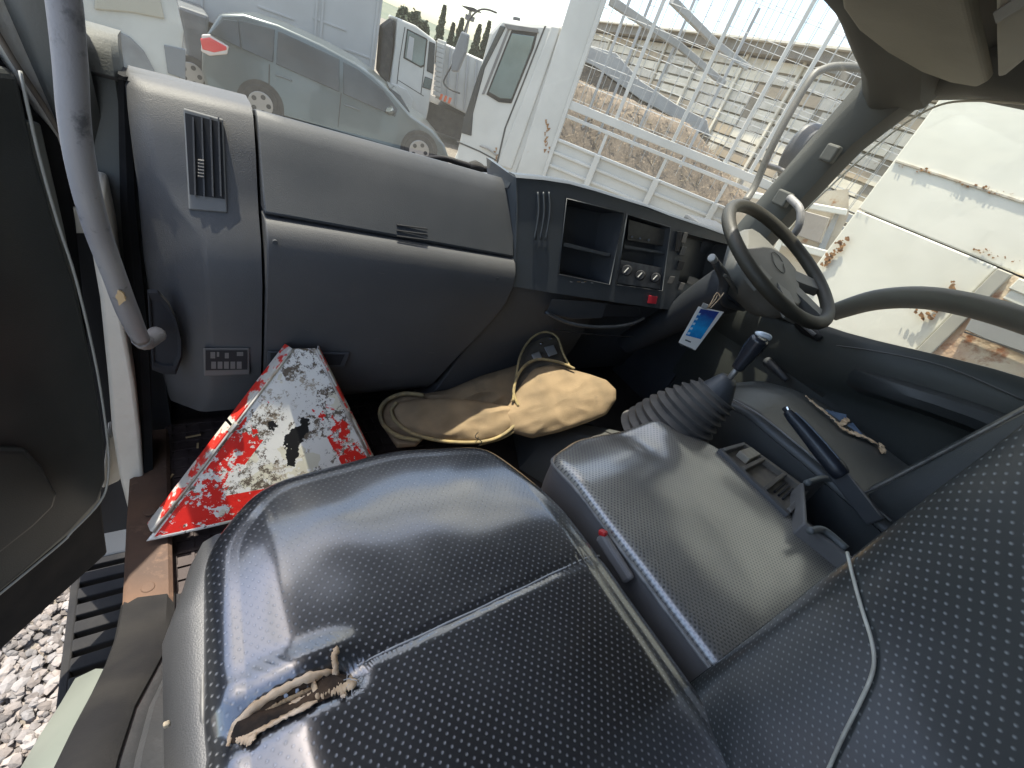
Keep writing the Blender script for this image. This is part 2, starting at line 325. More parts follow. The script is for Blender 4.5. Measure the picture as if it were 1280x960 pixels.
# driver side pillar: swept trim between windscreen and side window
def loft(rows, name, m, parent=None, closed=True, smooth=True, cap=True, **k):
    """rows: equal length loops of points"""
    n = len(rows[0]); mb = MB(); mb.v = [tuple(p) for r in rows for p in r]
    for i in range(len(rows) - 1):
        for j in range(n if closed else n - 1):
            a = i * n + j; b = i * n + (j + 1) % n; mb.f.append([a, b, b + n, a + n])
    if cap and closed: mb.f += [list(range(n))[::-1], [(len(rows) - 1) * n + j for j in range(n)]]
    o = mb.build(name, m, parent, **k)
    if smooth: shadesm(o, 40)
    return o
def prow(y, z, wi, dp, x=1.60):    # pillar cross-section at height z
    return [(x - .050, y + .02, z), (x - .052, y - .012, z), (x - .02, y - wi, z), (x + .03, y - wi - .012, z), (x + .06, y - wi, z), (x + .06, y + dp, z), (x - .03, y + dp, z), (x - .048, y + dp, z)]
rows = []
for t in range(13):
    u = t / 12; z = lerp(-.36, .30, u); y = lerp(.90, .765, u)
    fl_ = .068 + .04 * sstep(.7, 1, u) + .05 * sstep(.3, 0, u)
    rows.append(prow(y, z, fl_, .03))
pil = struct(loft(rows, 'driver_side_pillar', TRIM))
# pillar clips and grab handle of the driver side
gh = empty('grab_handle', 'small grey grab handle on the driver side windscreen pillar behind the steering wheel', 'grab handle')
MB().tube([on(987, 247, 0, 1.52), on(1000, 262, 0, 1.50), on(998, 284, 0, 1.50), on(986, 300, 0, 1.52)], .011, 10).build('grip', HAND, gh, smooth=True)
c = on(978, 248, 0, 1.525); MB().box(c.x - .012, c.x + .02, c.y - .022, c.y + .022, c.z - .022, c.z + .022).build('mounting', TRIM, gh, bevel=.005)
c = on(1038, 190, 0, 1.53); tag(MB().box(c.x - .006, c.x + .02, c.y - .020, c.y + .020, c.z - .026, c.z + .02).build('pillar_cap', TRIM, bevel=.006), 'small square cover cap halfway up the windscreen pillar', 'cover cap')
# header above windscreen and side window frame top, rounded corner
hp = []
for i in range(33):
    a = i / 32; x = lerp(-.12, 1.62, a); zl = .306 - .046 * sstep(1.15, 1.48, x) - .05 * sstep(1.44, 1.60, x) - .03 * sstep(.1, -.1, x)
    hp.append([(x, .775, zl + .022), (x, .745, zl + .002), (x, .735, zl), (x, .715, zl + .006), (x, .64, zl + .045), (x, .60, .42), (x, .80, .42)])
struct(loft(hp, 'windscreen_header', TRIM))
sp = []
for i in range(15):
    a = i / 14; y = lerp(.80, -.8, a); dz = -.05 * sstep(.16, 0, a)
    sp.append([(1.53, y, .36 + dz), (1.565, y, .318 + dz), (1.60, y, .302 + dz), (1.66, y, .302 + dz), (1.66, y, .44), (1.53, y, .44)])
struct(loft(sp, 'door_opening_rail', TRIM))
sp2 = [[(-.13, lerp(.75, -.8, i / 6), .44), (-.08, lerp(.75, -.8, i / 6), .37), (-.14, lerp(.75, -.8, i / 6), .36), (-.16, lerp(.75, -.8, i / 6), .44)] for i in range(7)]
struct(loft(sp2, 'left_roof_rail', TRIM))
# ---- driver door (one thing)
dd = empty('driver_door', 'closed dark grey driver door with padded armrest across the cab', 'door')
def belt(y): return -.175 - .165 * sstep(-.1, .62, y) - .02 * sstep(.5, .8, y)
rows = []
for i in range(21):
    y = lerp(.82, -.75, i / 20); b = belt(y)
    rows.append([(1.66, y, b - .03), (1.635, y, b + .002), (1.61, y, b + .004), (1.595, y, b - .012), (1.59, y, b - .06),
                 (1.585, y, b - .14), (1.60, y, b - .17), (1.605, y, b - .20), (1.60, y, -.50), (1.59, y, -.60), (1.585, y, -.74), (1.60, y, -.80), (1.60, y, -.95), (1.68, y, -.95), (1.68, y, b - .1)])
loft(rows, 'inner_panel', DOORT, dd)
rows = []
for i in range(15):
    y = lerp(.36, -.7, i / 14); b = belt(y) - .105; e = sstep(0, .12, i / 14)
    rows.append([(1.60, y, b + .02), (1.60 - .055 * e, y, b + .012), (1.60 - .065 * e, y, b - .01), (1.60 - .055 * e, y, b - .035), (1.60, y, b - .06)])
loft(rows, 'armrest', VP, dd)
p = [on(1045, 432, 0, 1.575), on(1100, 440, 0, 1.568), on(1180, 458, 0, 1.568), on(1279, 500, 0, 1.568)]
MB().tube(p, .0022, 6).build('stitching', mk('door_seam', (.10, .10, .095), rough=.6), dd, smooth=True)
a = on(950, 392, 0, 1.59); MB().tube([on(955, 388, 0, 1.59), on(975, 392, 0, 1.585), on(990, 400, 0, 1.59)], [.012, .016, .008], 12).build('mirror_switch', PLD, dd, smooth=True)
# inner handle: recessed dish with lever
c = on(1008, 411, 0, 1.578)
MB().tube([c + Vector((0, .05, .01)), c + Vector((.004, 0, 0)), c + Vector((0, -.05, -.004))], [.014, .02, .010], 14).build('handle_dish', VOID, dd, smooth=True)
MB().tube([c + Vector((-.012, .04, .012)), c + Vector((-.018, 0, .006)), c + Vector((-.012, -.035, .0))], .006, 10).build('door_handle', mk('satin_lever', (.22, .22, .23), rough=.3), dd, smooth=True)
c = on(975, 463, 0, 1.57)
MB().tube([c + Vector((0, .05, 0)), c + Vector((-.03, .0, .004)), c + Vector((-.03, -.045, -.004))], [.016, .012, .008], 12).build('window_winder', PLD, dd, smooth=True)
# window channel bar arching outside: black tube
tb = [on(1040, 392, 0, 1.70), on(1052, 387, 0, 1.70), on(1095, 375, 0, 1.70), on(1150, 372, 0, 1.70), on(1210, 381, 0, 1.70), on(1283, 402, 0, 1.70), on(1340, 425, 0, 1.70)]
tag(MB().tube(tb, [.026, .028, .031, .032, .032, .032, .031], 14).build('curved_bar', mk('bar_black', (.04, .042, .036), rough=.5), smooth=True), 'thick dark curved bar arching across the lower driver side window', 'bar')
gl = MB(); ys = [lerp(.80, -.75, i / 12) for i in range(13)]
gl.v = [(1.655, y, belt(y) - .03) for y in ys] + [(1.625, y, .33) for y in ys]; gl.f = [[i, i + 1, 14 + i, 13 + i] for i in range(12)]
gl.build('window_glass', GLASS2, dd)
MB().tube([on(x, y, 0, 1.568) for x, y in ((985, 290), (1006, 264), (1040, 231), (1072, 202), (1110, 170), (1146, 145), (1179, 130), (1215, 126), (1260, 128), (1330, 134))], .0026, 8).build('window_edge_strip', mk('edge_strip', (.55, .53, .43), rough=.5), dd, smooth=True)
# ---- sun visors
vs = empty('sun_visor', 'wide beige padded sun visor folded up under the roof, rounded end', 'sun visor', 'sun visors under the cab roof')
def slab(pts, nrm, th, name, m, parent=None, bev=.008, **k):
    n_ = Vector(nrm).normalized() * th
    return MB().hexa([Vector(p) for p in pts], [Vector(p) + n_ for p in pts]).build(name, m, parent, bevel=bev, seg=3, **k)
def zon(x, y, z): return on(x, y, 2, z)
pv = [zon(x, y, .285) for x, y in ((1045, -40), (1052, 10), (1072, 38), (1108, 66), (1150, 90), (1188, 104), (1222, 110), (1233, 104), (1228, 85), (1216, 40), (1200, -30))]
slab(pv, (0, 0, 1), .022, 'padding', VISOR, vs)
vs2 = empty('sun_visor', 'narrow beige sun visor with a black warning label at the top right corner', 'sun visor', 'sun visors under the cab roof')
pv = [zon(x, y, .262) for x, y in ((1240, -60), (1242, 0), (1243, 50), (1245, 98), (1256, 96), (1300, 60), (1330, 30), (1330, -60))]
slab(pv, (0, 0, 1), .02, 'padding', mk('visor_beige', (.26, .25, .20), (.30, .29, .23), 6, rough=.6), vs2)
pv = [zon(x, y, .2585) for x, y in ((1241, 17), (1245, 30), (1292, 1), (1292, -18))]
slab(pv, (0, 0, 1), .002, 'warning_label', PLD, vs2, bev=0)
# ---- passenger side: pillar, jamb, sill
rows = []
for t in range(9):
    u = t / 8; z = lerp(-.30, .40, u); y = lerp(1.04, .73, u)
    rows.append([(-.155, y - .03, z), (-.13, y - .075, z), (-.105, y - .085, z), (-.085, y - .05, z), (-.10, y + .02, z), (-.16, y + .04, z)])
struct(loft(rows, 'passenger_side_pillar', TRIM))
MBj = MB()
rows = []
for (xl_, yl_, xr_) in ((98, 245, 128), (112, 300, 140), (125, 375, 150), (135, 474, 168), (140, 540, 176), (150, 600, 180), (163, 650, 190)):
    pl_ = on(xl_, yl_, 1, .84); pr_ = on(xr_, yl_ + 6, 1, .835); rows.append([pl_, pr_, pr_ + Vector((0, .12, 0)), pl_ + Vector((0, .12, 0))])
struct(loft(rows, 'door_jamb', CREAM, bevel=.006))
rows = []
for (xa_, ya_, xb_, Y_) in ((147, 92, 161, .965), (150, 250, 169, .95), (160, 400, 184, .90), (168, 500, 189, .87), (172, 610, 192, .845), (173, 640, 193, .84)):
    pl_ = on(xa_, ya_, 1, Y_); pr_ = on(xb_, ya_ + 4, 1, Y_); rows.append([pl_, pl_.lerp(pr_, .5) - Vector((0, .008, 0)), pr_, pr_ + Vector((0, .06, 0)), pl_ + Vector((0, .06, 0))])
struct(loft(rows, 'jamb_weatherstrip', BLK))
rows = []
for z, y0, kk in ((-.150, 1.02, .3), (-.158, 1.0, .7), (-.175, .985, 1), (-.22, .975, 1), (-.30, .965, 1), (-.42, .95, 1), (-.60, .93, 1)):
    rows.append([(-.118, y0 + .06, z), (-.115, y0 + .008, z), (-.10, y0, z), (-.062, y0, z), (-.054, y0 + .01, z), (-.052, y0 + .06, z)])
struct(loft(rows, 'pillar_base_trim', TRIM))
# hinge bracket and dark gap
hb = empty('door_hinge', 'cream painted metal hinge plate with a round hole beside the door jamb', 'hinge')
F1 = Frame((-.15, .965), (1, 0))
MB().fpoly(F1, [F1.px(*p) for p in ((72, 252), (100, 262), (108, 292), (82, 292))], 0, .006).build('plate', CREAM, hb, bevel=.002)
a = hit(83, 279, F1.o + F1.n * -.001, F1.n); MB().cyl(a, a + F1.n * .004, .004).build('bolt_hole', VOID, hb)
hb2 = empty('door_hinge', 'lower cream painted hinge arm low between the open door and the jamb', 'hinge')
MB().fpoly(F1, [F1.px(*p) for p in ((135, 532), (158, 538), (160, 575), (150, 590), (128, 600), (132, 565))], -.03, .02).build('arm', CREAM, hb2, bevel=.006)
struct(MB().box(-.32, -.105, 1.0, 1.04, -1.3, .0).build('hinge_gap_shade', VOID))  # black sheet standing in for the shade in the hinge gap
# sill rising over the wheel arch behind
SP = [(.99, -.935), (.80, -.915), (.70, -.903), (.60, -.90), (.53, -.895), (.46, -.865), (.40, -.81), (.34, -.745), (.28, -.675), (.21, -.60), (.12, -.52), (0, -.43), (-.2, -.33), (-.6, -.28)]
def xr2(y): return lerp(-.060, -.090, sstep(.47, .24, y))
def sweep(rows_fn, name, m, **k): return loft([rows_fn(y, z, i / (len(SP) - 1)) for i, (y, z) in enumerate(SP)], name, m, **k)
struct(sweep(lambda y, z, u: [(-.128, y, z - .006), (-.120, y, z + .0), (min(-.066, xr2(y) - .006), y, z), (min(-.060, xr2(y)), y, z - .006), (min(-.060, xr2(y)), y, z - .07), (-.128, y, z - .07)] if True else 0, 'door_sill', RUST))
SPr = [(y, z) for y, z in SP if y < .56]
def sweep2(fn, name, m, lst=SPr, **k): return loft([fn(y, z) for y, z in lst], name, m, **k)
SP2 = [(.545, -.909), (.515, -.893), (.49, -.880), (.46, -.862), (.40, -.807), (.34, -.742), (.28, -.672), (.21, -.597), (.12, -.517), (0, -.427), (-.2, -.327), (-.6, -.277)]
def xr_(y): return lerp(-.058, -.084, sstep(.47, .24, y))
struct(sweep2(lambda y, z: [(-.131, y, z - .002), (-.126, y, z + .008), (-.108, y, z + .012), (xr_(y) - .010, y, z + .008), (xr_(y), y, z - .004), (xr_(y), y, z - .03), (-.131, y, z - .02)], 'sill_weatherstrip', BLK, SP2))
sil = MB()
for px, py in ((185, 735), (188, 640)):
    c = on(px, py, 2, -.899); b_ = MB().cyl(c, c + Vector((0, 0, .004)), .010, 18); o = b_.build('sill_bolt', RUST, smooth=False, bevel=.0015)
    tag(o, 'flat rusty bolt head on the brown sill, %s' % ('the nearer one' if py > 700 else 'the one by the triangle sign'), 'bolt', 'bolts in the rusty sill')
struct(loft([[(xr_(y) - .004, y, z - .010), (xr_(y) + .006, y, z - .016), (xr_(y) + .010, y, z - .024), (xr_(y) + .016, y, z - .018), (xr_(y) + .024, y, z - .026), (-.030, y, z - .044), (.02, y, z - .056), (.02, y, z - .08), (xr_(y) - .004, y, z - .08)] for y, z in SP2], 'inner_wheel_arch', FLS))
struct(loft([[(-.129, y, z - .012), (-.150, y + .03, z - .06), (-.185, y + .06, z - .13), (-.20, y + .08, z - .26), (-.19, y + .08, z - .27), (-.129, y, z - .08)] for y, z in [(y, z) for y, z in SP2 if y < .45]], 'rear_body_side', BODYG))
# step
st = empty('cab_step', 'black slotted plastic cab step hanging over the gravel', 'step')
m_ = MB(); x0, x1, y0, y1, zt = -.315, -.13, .45, 1.04, -1.45
m_.box(x0, x0 + .018, y0, y1, zt - .05, zt); m_.box(x1 - .018, x1, y0, y1, zt - .05, zt); m_.box((x0 + x1) / 2 + .02, (x0 + x1) / 2 + .035, y0, y1, zt - .03, zt - .001)
m_.build('frame', BLK, st, bevel=.004)
for i in range(13):
    y = y0 + .0 + i * .047
    MB().box(x0 + .017, x1 - .017, y, y + .031, zt - .035, zt + .003).build('tread_bar', BLK, st, bevel=.003)
slab([(x0, y1 - .01, zt + .004), (x1, y1 - .01, zt + .004), (x1, y1 + .10, zt + .10), (x0 + .05, y1 + .10, zt + .10)], (0, .3, -1), .02, 'step_end', PLD, st)

# ---- open passenger door
FD = Frame((-.15, .95), (-.66, -.75)); FD.n = -FD.n if FD.n.dot(Vector((-1, 1, 0))) < 0 else FD.n
pd = empty('passenger_door', 'open dark passenger door at the left edge with black inner trim', 'door')
shell = [(-.03, -.30), (-.02, -.42), (.012, -.68), (.04, -.90), (.06, -1.02), (.072, -1.115), (.084, -1.232), (1.0, -1.232), (1.05, -1.1), (1.05, -.26), (.3, -.20), (.0, -.26)]
MB().fpoly(FD, shell, 0, .045).build('door_shell', BLK, pd, bevel=.006)
fl1 = [(.010, -.27), (.012, -.42), (.022, -.68), (.052, -.95), (.075, -1.03), (.12, -1.055), (.25, -1.06), (1.0, -1.06), (1.02, -.25), (.3, -.22)]
MB().fpoly(FD, fl1, -.012, .001).build('metal_flange', mk('flange_paint', (.20, .20, .175), (.15, .15, .13), 8, rough=.4), pd, bevel=.003)
tr = [(.040, -.20), (.043, -.30), (.040, -.40), (.034, -.50), (.036, -.68), (.050, -.86), (.068, -.955), (.095, -1.0), (.16, -1.02), (.26, -1.03), (.95, -1.03), (.97, -.20), (.3, -.19)]
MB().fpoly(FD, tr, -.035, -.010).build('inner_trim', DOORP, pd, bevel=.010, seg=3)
MB().tube([FD.pt(a, z, -.036) for a, z in tr[:11]], .0022, 6, sub=4).build('trim_edge', mk('trim_edge_grey', (.30, .30, .27), rough=.35), pd, smooth=True)
# moulded pocket in the trim
pk = [FD.px(*p) for p in ((-60, 545), (0, 548), (22, 572), (42, 606), (38, 622), (10, 648), (-60, 700))]
MB().fpoly(FD, pk, -.050, -.03).build('map_pocket', DOORP, pd, bevel=.014, seg=3)
# painted window frame of that door
wf = [FD.px(*p) for p in ((-30, -46), (20, -4), (68, 100), (86, 150), (88, 215), (72, 172), (0, 60), (-40, 10))]
MB().fpoly(FD, wf, -.004, .03).build('window_frame', CREAM, pd, bevel=.004)
MB().tube([FD.pt(*FD.px(*p), -.012) for p in ((-30, 12), (6, 72), (40, 122), (74, 176))], .004, 6).build('frame_seam', mk('seam_brown', (.16, .13, .10), rough=.7), pd, smooth=True)  # brown bead along the lower edge of the frame
wf2 = [FD.px(*p) for p in ((-20, 45), (0, 66), (72, 178), (88, 225), (78, 262), (36, 232), (0, 140), (-20, 120))]
MB().fpoly(FD, wf2, .002, .03).build('window_seal', BLK, pd, bevel=.004)
# big grab handle
gp = empty('grab_handle', 'long grey tubular grab handle on the passenger side pillar, worn near its lower end', 'grab handle')
hpts = [on(x, y, 1, yy) for x, y, yy in ((70, -60, .62), (80, 0, .62), (88, 80, .62), (93, 150, .62), (103, 215, .625), (120, 282, .64), (143, 345, .665), (160, 390, .69), (176, 424, .72))]
MB().tube(hpts, [.0122] * 7 + [.0130, .011], 18).build('tube', HAND, gp, smooth=True)
MB().tube([on(176, 424, 1, .72), on(183, 428, 1, .76), on(196, 418, 1, .80)], [.012, .012, .014], 12).build('lower_mount', HAND, gp, smooth=True)
q = on(150, 372, 1, .655); dchip = MB(); 
ring = [Vector((math.cos(a) * .0055 * random.uniform(.5, 1.2), 0, math.sin(a) * .012 * random.uniform(.5, 1.2))) for a in [i * .5236 for i in range(12)]]
dchip.hexa([q + v for v in ring], [q + v + Vector((0, .012, 0)) for v in ring]); dchip.build('paint_chip', mk('chip_tan', (.55, .38, .2), rough=.9), gp)

# ================================================================== DASHBOARD
db = empty('dashboard', 'worn grey truck dashboard running across under the windscreen', 'dashboard', loc=(0, 0, 0))
def prof(x, pts): return [(x, y, z) for y, z in pts]
def strip(name, m, xs, fn, parent, **k): return loft([fn(x) for x in xs], name, m, parent, **k)
# passenger upper panel
def up(x):
    k = (x - .12) / .5; o = .0 * k; zt = -.190 - .020 * k
    return prof(x, [(1.03, zt - .04), (1.02, zt - .017), (.985, zt - .007), (.958, zt - .001), (.940, zt - .010), (.922, zt - .028), (.898, zt - .062), (.870, zt - .100), (.843, lerp(-.322, -.352, k)), (.848, lerp(-.327, -.357, k)), (.90, lerp(-.327, -.357, k)), (1.03, -.33)])
xs = [.1175 + (.648 - .1175) * i / 12 for i in range(13)]
strip('upper_panel', mk('upper_panel_blue_grey', (.038, .042, .048), (.052, .055, .060), 4, rough=.46, bump=.3, bsc=620, spec=.4, r2=.56, c3=(.075, .074, .072), sc3=4, t3=.58, w3=.25), xs, up, db, bevel=.003)
def lo(x):
    k = (x - .12) / .5; e = 0
    return prof(x, [(.90, -.330), (.845, -.328), (.832, -.334), (.818, -.352), (.810, -.385), (.812, -.44), (.820, -.52), (.832, -.62), (.846, -.70), (.858, -.745), (.875, -.775), (.90, -.79), (1.02, -.79), (1.02, -.33)])
mbg = MB(); xs2 = [.1175 + (.60 - .1175) * i / 12 for i in range(13)]; rows = []
for x in xs2:
    r = []
    for (xx, y, z) in lo(x):
        sh = lerp(0, 1, (x - .1175) / .4825); xr = .652 - .12 * sstep(-.40, -.80, z) * 1.0 - .0; z = z - (.002 + .030 * sh) * sstep(-.60, -.38, z); r.append((.1175 + (xr - .1175) * sh, y, z))
    rows.append(r)
loft(rows, 'glovebox_panel', PL, db, bevel=.003)
for i in range(3):
    a, b = on(496, 281 + i * 7, 1, .8545 - i * .0070), on(534, 286 + i * 7, 1, .8545 - i * .0070)
    MB().tube([a, b], .0018, 6, sub=1).build('vent_slot', VOID, db)
# panel label slot right of the triangle sign
Pq = [on(x, y, 1, .826) for x, y in ((334, 438), (437, 440), (430, 458), (334, 458))]
slab(Pq, (0, -1, 0), .004, 'latch_recess', PLD, db, bev=.002)
Pq = [on(x, y, 1, .8215) for x, y in ((338, 441), (431, 443), (425, 456), (338, 456))]
slab(Pq, (0, -1, 0), .001, 'latch_plate', VOID, db, bev=0)
# left end block with air vent
def lb(x, inset): return x
rows = []
for z, yf, xl, ch in ((-.187, .965, -.046, .012), (-.190, .950, -.048, .014), (-.201, .932, -.050, .016), (-.25, .905, -.050, .018), (-.30, .8865, -.050, .022), (-.338, .870, -.050, .040), (-.375, .842, -.052, .075), (-.45, .822, -.055, .08), (-.60, .825, -.055, .08), (-.72, .840, -.052, .07), (-.775, .86, -.048, .05), (-.79, .90, -.045, .03)):
    rows.append([(.1125, 1.03, z), (.1125, yf, z), (.095, yf - .001, z), (xl + ch + .012, yf, z), (xl + ch, yf + .004, z), (xl + .004, yf + ch * .9, z), (xl, yf + ch * 1.0 + .01, z), (xl, 1.03, z)])
loft(rows, 'end_block', PL, db)
av = MB(); o_ = Vector((0, 0, 0))
def vface(px, py, off=0): # plane of the vent face leaning back
    P0 = Vector((0, .899, -.25)); N = Vector((0, -1, .37)).normalized(); return hit(px, py, P0 + N * off, N)
vent = MB().hexa([vface(229, 135, .002), vface(279, 149, .002), vface(284, 266, .002), vface(236, 262, .002)], [vface(229, 135, -.01), vface(279, 149, -.01), vface(284, 266, -.01), vface(236, 262, -.01)]).build('air_vent', mk('vent_frame', (.17, .17, .165), rough=.4), db, bevel=.002)
MB().hexa([vface(231, 141, .0025), vface(277, 153, .0025), vface(281, 249, .0025), vface(237, 243, .0025)], [vface(231, 141, .0035), vface(277, 153, .0035), vface(281, 249, .0035), vface(237, 243, .0035)]).build('vent_opening', VOID, vent)
for xx in (240, 251, 262, 272):
    MB().hexa([vface(xx, 146, .0036), vface(xx + 2.2, 146.6, .0036), vface(xx + 5.2, 246, .0036), vface(xx + 3, 245, .0036)], [vface(xx, 146, .009), vface(xx + 2.2, 146.6, .009), vface(xx + 5.2, 246, .009), vface(xx + 3, 245, .009)]).build('vent_fin', PL, vent)
for i in range(6):
    a, b = vface(247.5, 200 + i * 4, .011), vface(255, 201 + i * 4, .011); MB().tube([a, b], .0016, 6, sub=1).build('vent_tab', GREYP, vent)
# fuse data plate
def fface(px, py, off=0): return on(px, py, 1, .8235 - off)
fp = MB().hexa([fface(*p, .003) for p in ((254, 435), (312, 435), (312, 468), (255, 470))], [fface(*p, -.01) for p in ((254, 435), (312, 435), (312, 468), (255, 470))]).build('data_plate', mk('plate_frame', (.13, .125, .12), rough=.5), db, bevel=.002)
MB().hexa([fface(*p, .0035) for p in ((257, 438), (309, 438), (309, 462), (257, 463))], [fface(*p, .0045) for p in ((257, 438), (309, 438), (309, 462), (257, 463))]).build('plate_face', VOID, fp)
for i in range(5):
    x = 264 + i * 8; MB().hexa([fface(*p, .0047) for p in ((x, 452), (x + 6, 452), (x + 6, 461), (x, 461))], [fface(*p, .0052) for p in ((x, 452), (x + 6, 452), (x + 6, 461), (x, 461))]).build('plate_cell', GREYP, fp)
for x, y, a, b in ((263, 440, 6, 8), (271, 440, 3, 6), (281, 441, 5, 7), (296, 440, 8, 5)):
    MB().hexa([fface(*p, .0047) for p in ((x, y), (x + a, y), (x + a, y + b), (x, y + b))], [fface(*p, .0052) for p in ((x, y), (x + a, y), (x + a, y + b), (x, y + b))]).build('plate_symbol', GREYP, fp)
# hand hold recess at the left edge
c = [on(x, y, 0, -.052) for x, y in ((186, 362), (200, 366), (216, 385), (226, 415), (226, 440), (214, 460), (196, 470), (188, 468))]
cy = on(205, 420, 1, .85)
hr_ = []
for k, (sc, off) in enumerate(((1.0, .0), (.92, -.006), (.80, -.004), (.6, .01), (.2, .014))):
    ring = []
    for x, y in ((184, 362), (197, 362), (210, 376), (222, 400), (228, 425), (228, 448), (220, 468), (205, 468), (190, 462)):
        X = lerp(204, x, sc); Y = lerp(416, y, sc); ring.append(on(X, Y, 1, .836 + off))
    hr_.append(ring)
loft(hr_, 'hand_recess', mk('recess_rubber', (.022, .023, .026), (.035, .036, .04), 6, rough=.9, spec=.2), db)
# ledge that runs from dash top to windscreen foot
def led(x): return -.190 - .030 * min(1, (x + .1) / .7) - .022 * sstep(.6, 1.0, x)
rows = [[(x, 1.0, led(x) - .02), (x, .955, led(x) * .955 - .010), (x, 1.01, led(x) * 1.01 - .012), (x, 1.08, led(x) * 1.08 - .012), (x, 1.08, -.32)] for x in [-.12 + 1.70 * i / 10 for i in range(11)]]
loft(rows, 'top_ledge', PL, db)

# ---- centre stack
# front face plane, turned a little towards the driver
C0 = Vector((.665, .866, -.30)); CN = Vector((-.10, -1, .34)).normalized()
def cf(px, py, off=0): return hit(px, py, C0 + CN * off, CN)
def cpoly(name, pts, o0, o1, m, parent, bev=.002): return MB().hexa([cf(*p, o0) for p in pts], [cf(*p, o1) for p in pts]).build(name, m, parent, bevel=bev)
outl = [(644, 224), (690, 226), (760, 247), (822, 268), (880, 290), (905, 300), (908, 330), (880, 372), (838, 388), (815, 384), (740, 372), (650, 360), (640, 352), (646, 300)]
# body: face pieces round the openings, so that the pockets are real recesses
def bar4(name, outer, inner, o0, o1, m, parent):
    for i in range(4):
        j = (i + 1) % 4
        MB().hexa([cf(*outer[i], o0), cf(*outer[j], o0), cf(*inner[j], o0), cf(*inner[i], o0)], [cf(*outer[i], o1), cf(*outer[j], o1), cf(*inner[j], o1), cf(*inner[i], o1)]).build(name, m, parent)
cs = db
L1 = ((708, 248), (780, 266), (762, 356), (698, 343))      # left double pocket
L2 = ((784, 268), (838, 284), (828, 364), (770, 356))      # radio and heater opening
L3 = ((858, 292), (912, 306), (896, 366), (848, 352))      # instrument recess
face = MB()
def quad(*p): face.hexa([cf(*q, 0) for q in p], [cf(*q, -.012) for q in p])
quad((645, 222), (712, 230), (708, 248), (698, 343), (690, 366), (642, 358))
quad((712, 230), (780, 250), (780, 266), (708, 248))
quad((780, 250), (838, 270), (838, 284), (784, 268), (780, 266))
quad((838, 270), (915, 297), (912, 306), (858, 292), (838, 284))
quad((780, 266), (784, 268), (770, 356), (762, 356))
quad((838, 284), (858, 292), (848, 352), (828, 364))
quad((698, 343), (762, 356), (770, 356), (828, 364), (826, 386), (690, 366))
quad((848, 352), (896, 366), (890, 392), (826, 386), (828, 364))
o = face.build('centre_fascia', PLB, db)
# recess walls
for nm, Q, dp in (('storage_pocket', L1, .09), ('radio_opening', L2, .045), ('instrument_recess', L3, .07)):
    m_ = MB(); n4 = 4
    fr = [cf(*q, -.002) for q in Q]; bk = [p - CN * dp + (sum(fr, Vector()) / 4 - p) * .06 for p in fr]
    m_.add(fr + bk, [[0, 1, 5, 4], [1, 2, 6, 5], [2, 3, 7, 6], [3, 0, 4, 7], [4, 5, 6, 7]]); m_.build(nm, PLD if nm != 'instrument_recess' else mk('cluster_dark', (.05, .052, .055), rough=.3), db)
# shoulder of the centre block (top lip and left cheek)
rows = []
for (x, y) in ((645, 222), (680, 225), (712, 230), (745, 239), (780, 250), (810, 259), (838, 270), (880, 284), (915, 297), (950, 312)):
    p = cf(x, y, .004); rows.append([p - CN * .01, p, p + Vector((0, .008, .004)), p + Vector((0, .03, .002)), Vector((p.x, max(p.y + .05, 1.0), p.z - .022)), Vector((p.x, max(p.y + .06, 1.0), p.z - .06)), p + Vector((0, .02, -.03))])
loft(rows, 'fascia_hood', PLB, db)
rows = []
for (x, y) in ((645, 222), (646, 260), (645, 300), (643, 335), (642, 359)):
    p = cf(x, y, .003); rows.append([p + Vector((.004, 0, 0)), p, p + Vector((-.003, .008, 0)), p + Vector((-.004, .045, 0)), p + Vector((-.004, .14, 0)), p + Vector((.01, .14, 0))])
loft(rows, 'fascia_cheek', PLB, db)
# pocket shelf
MB().hexa([cf(705, 303, -.004), cf(763, 317, -.004), cf(762, 321, -.004), cf(704, 308, -.004)], [cf(705, 303, -.08), cf(763, 317, -.08), cf(762, 321, -.08), cf(704, 308, -.08)]).build('pocket_shelf', PLB, db, bevel=.001)
for Q in (L1, L2):
    pts = [cf(*q, .001) for q in Q]; MB().tube(pts, .0022, 6, sub=1, closed=True).build('opening_rim', PLB, db, smooth=True)
# centre air vent fins
for x0, x1 in ((672, 668), (679, 675), (686, 682)):
    MB().tube([cf(x0, 240, .002), cf(x0 + 1, 268, .006), cf(x1, 300, .002)], .0026, 6).build('centre_vent_fin', PLB, db, smooth=True)
MB().hexa([cf(668, 299, .001), cf(688, 303, .001), cf(687, 310, .001), cf(667, 307, .001)], [cf(668, 299, .004), cf(688, 303, .004), cf(687, 310, .004), cf(667, 307, .004)]).build('vent_thumb_tab', PLB, db)
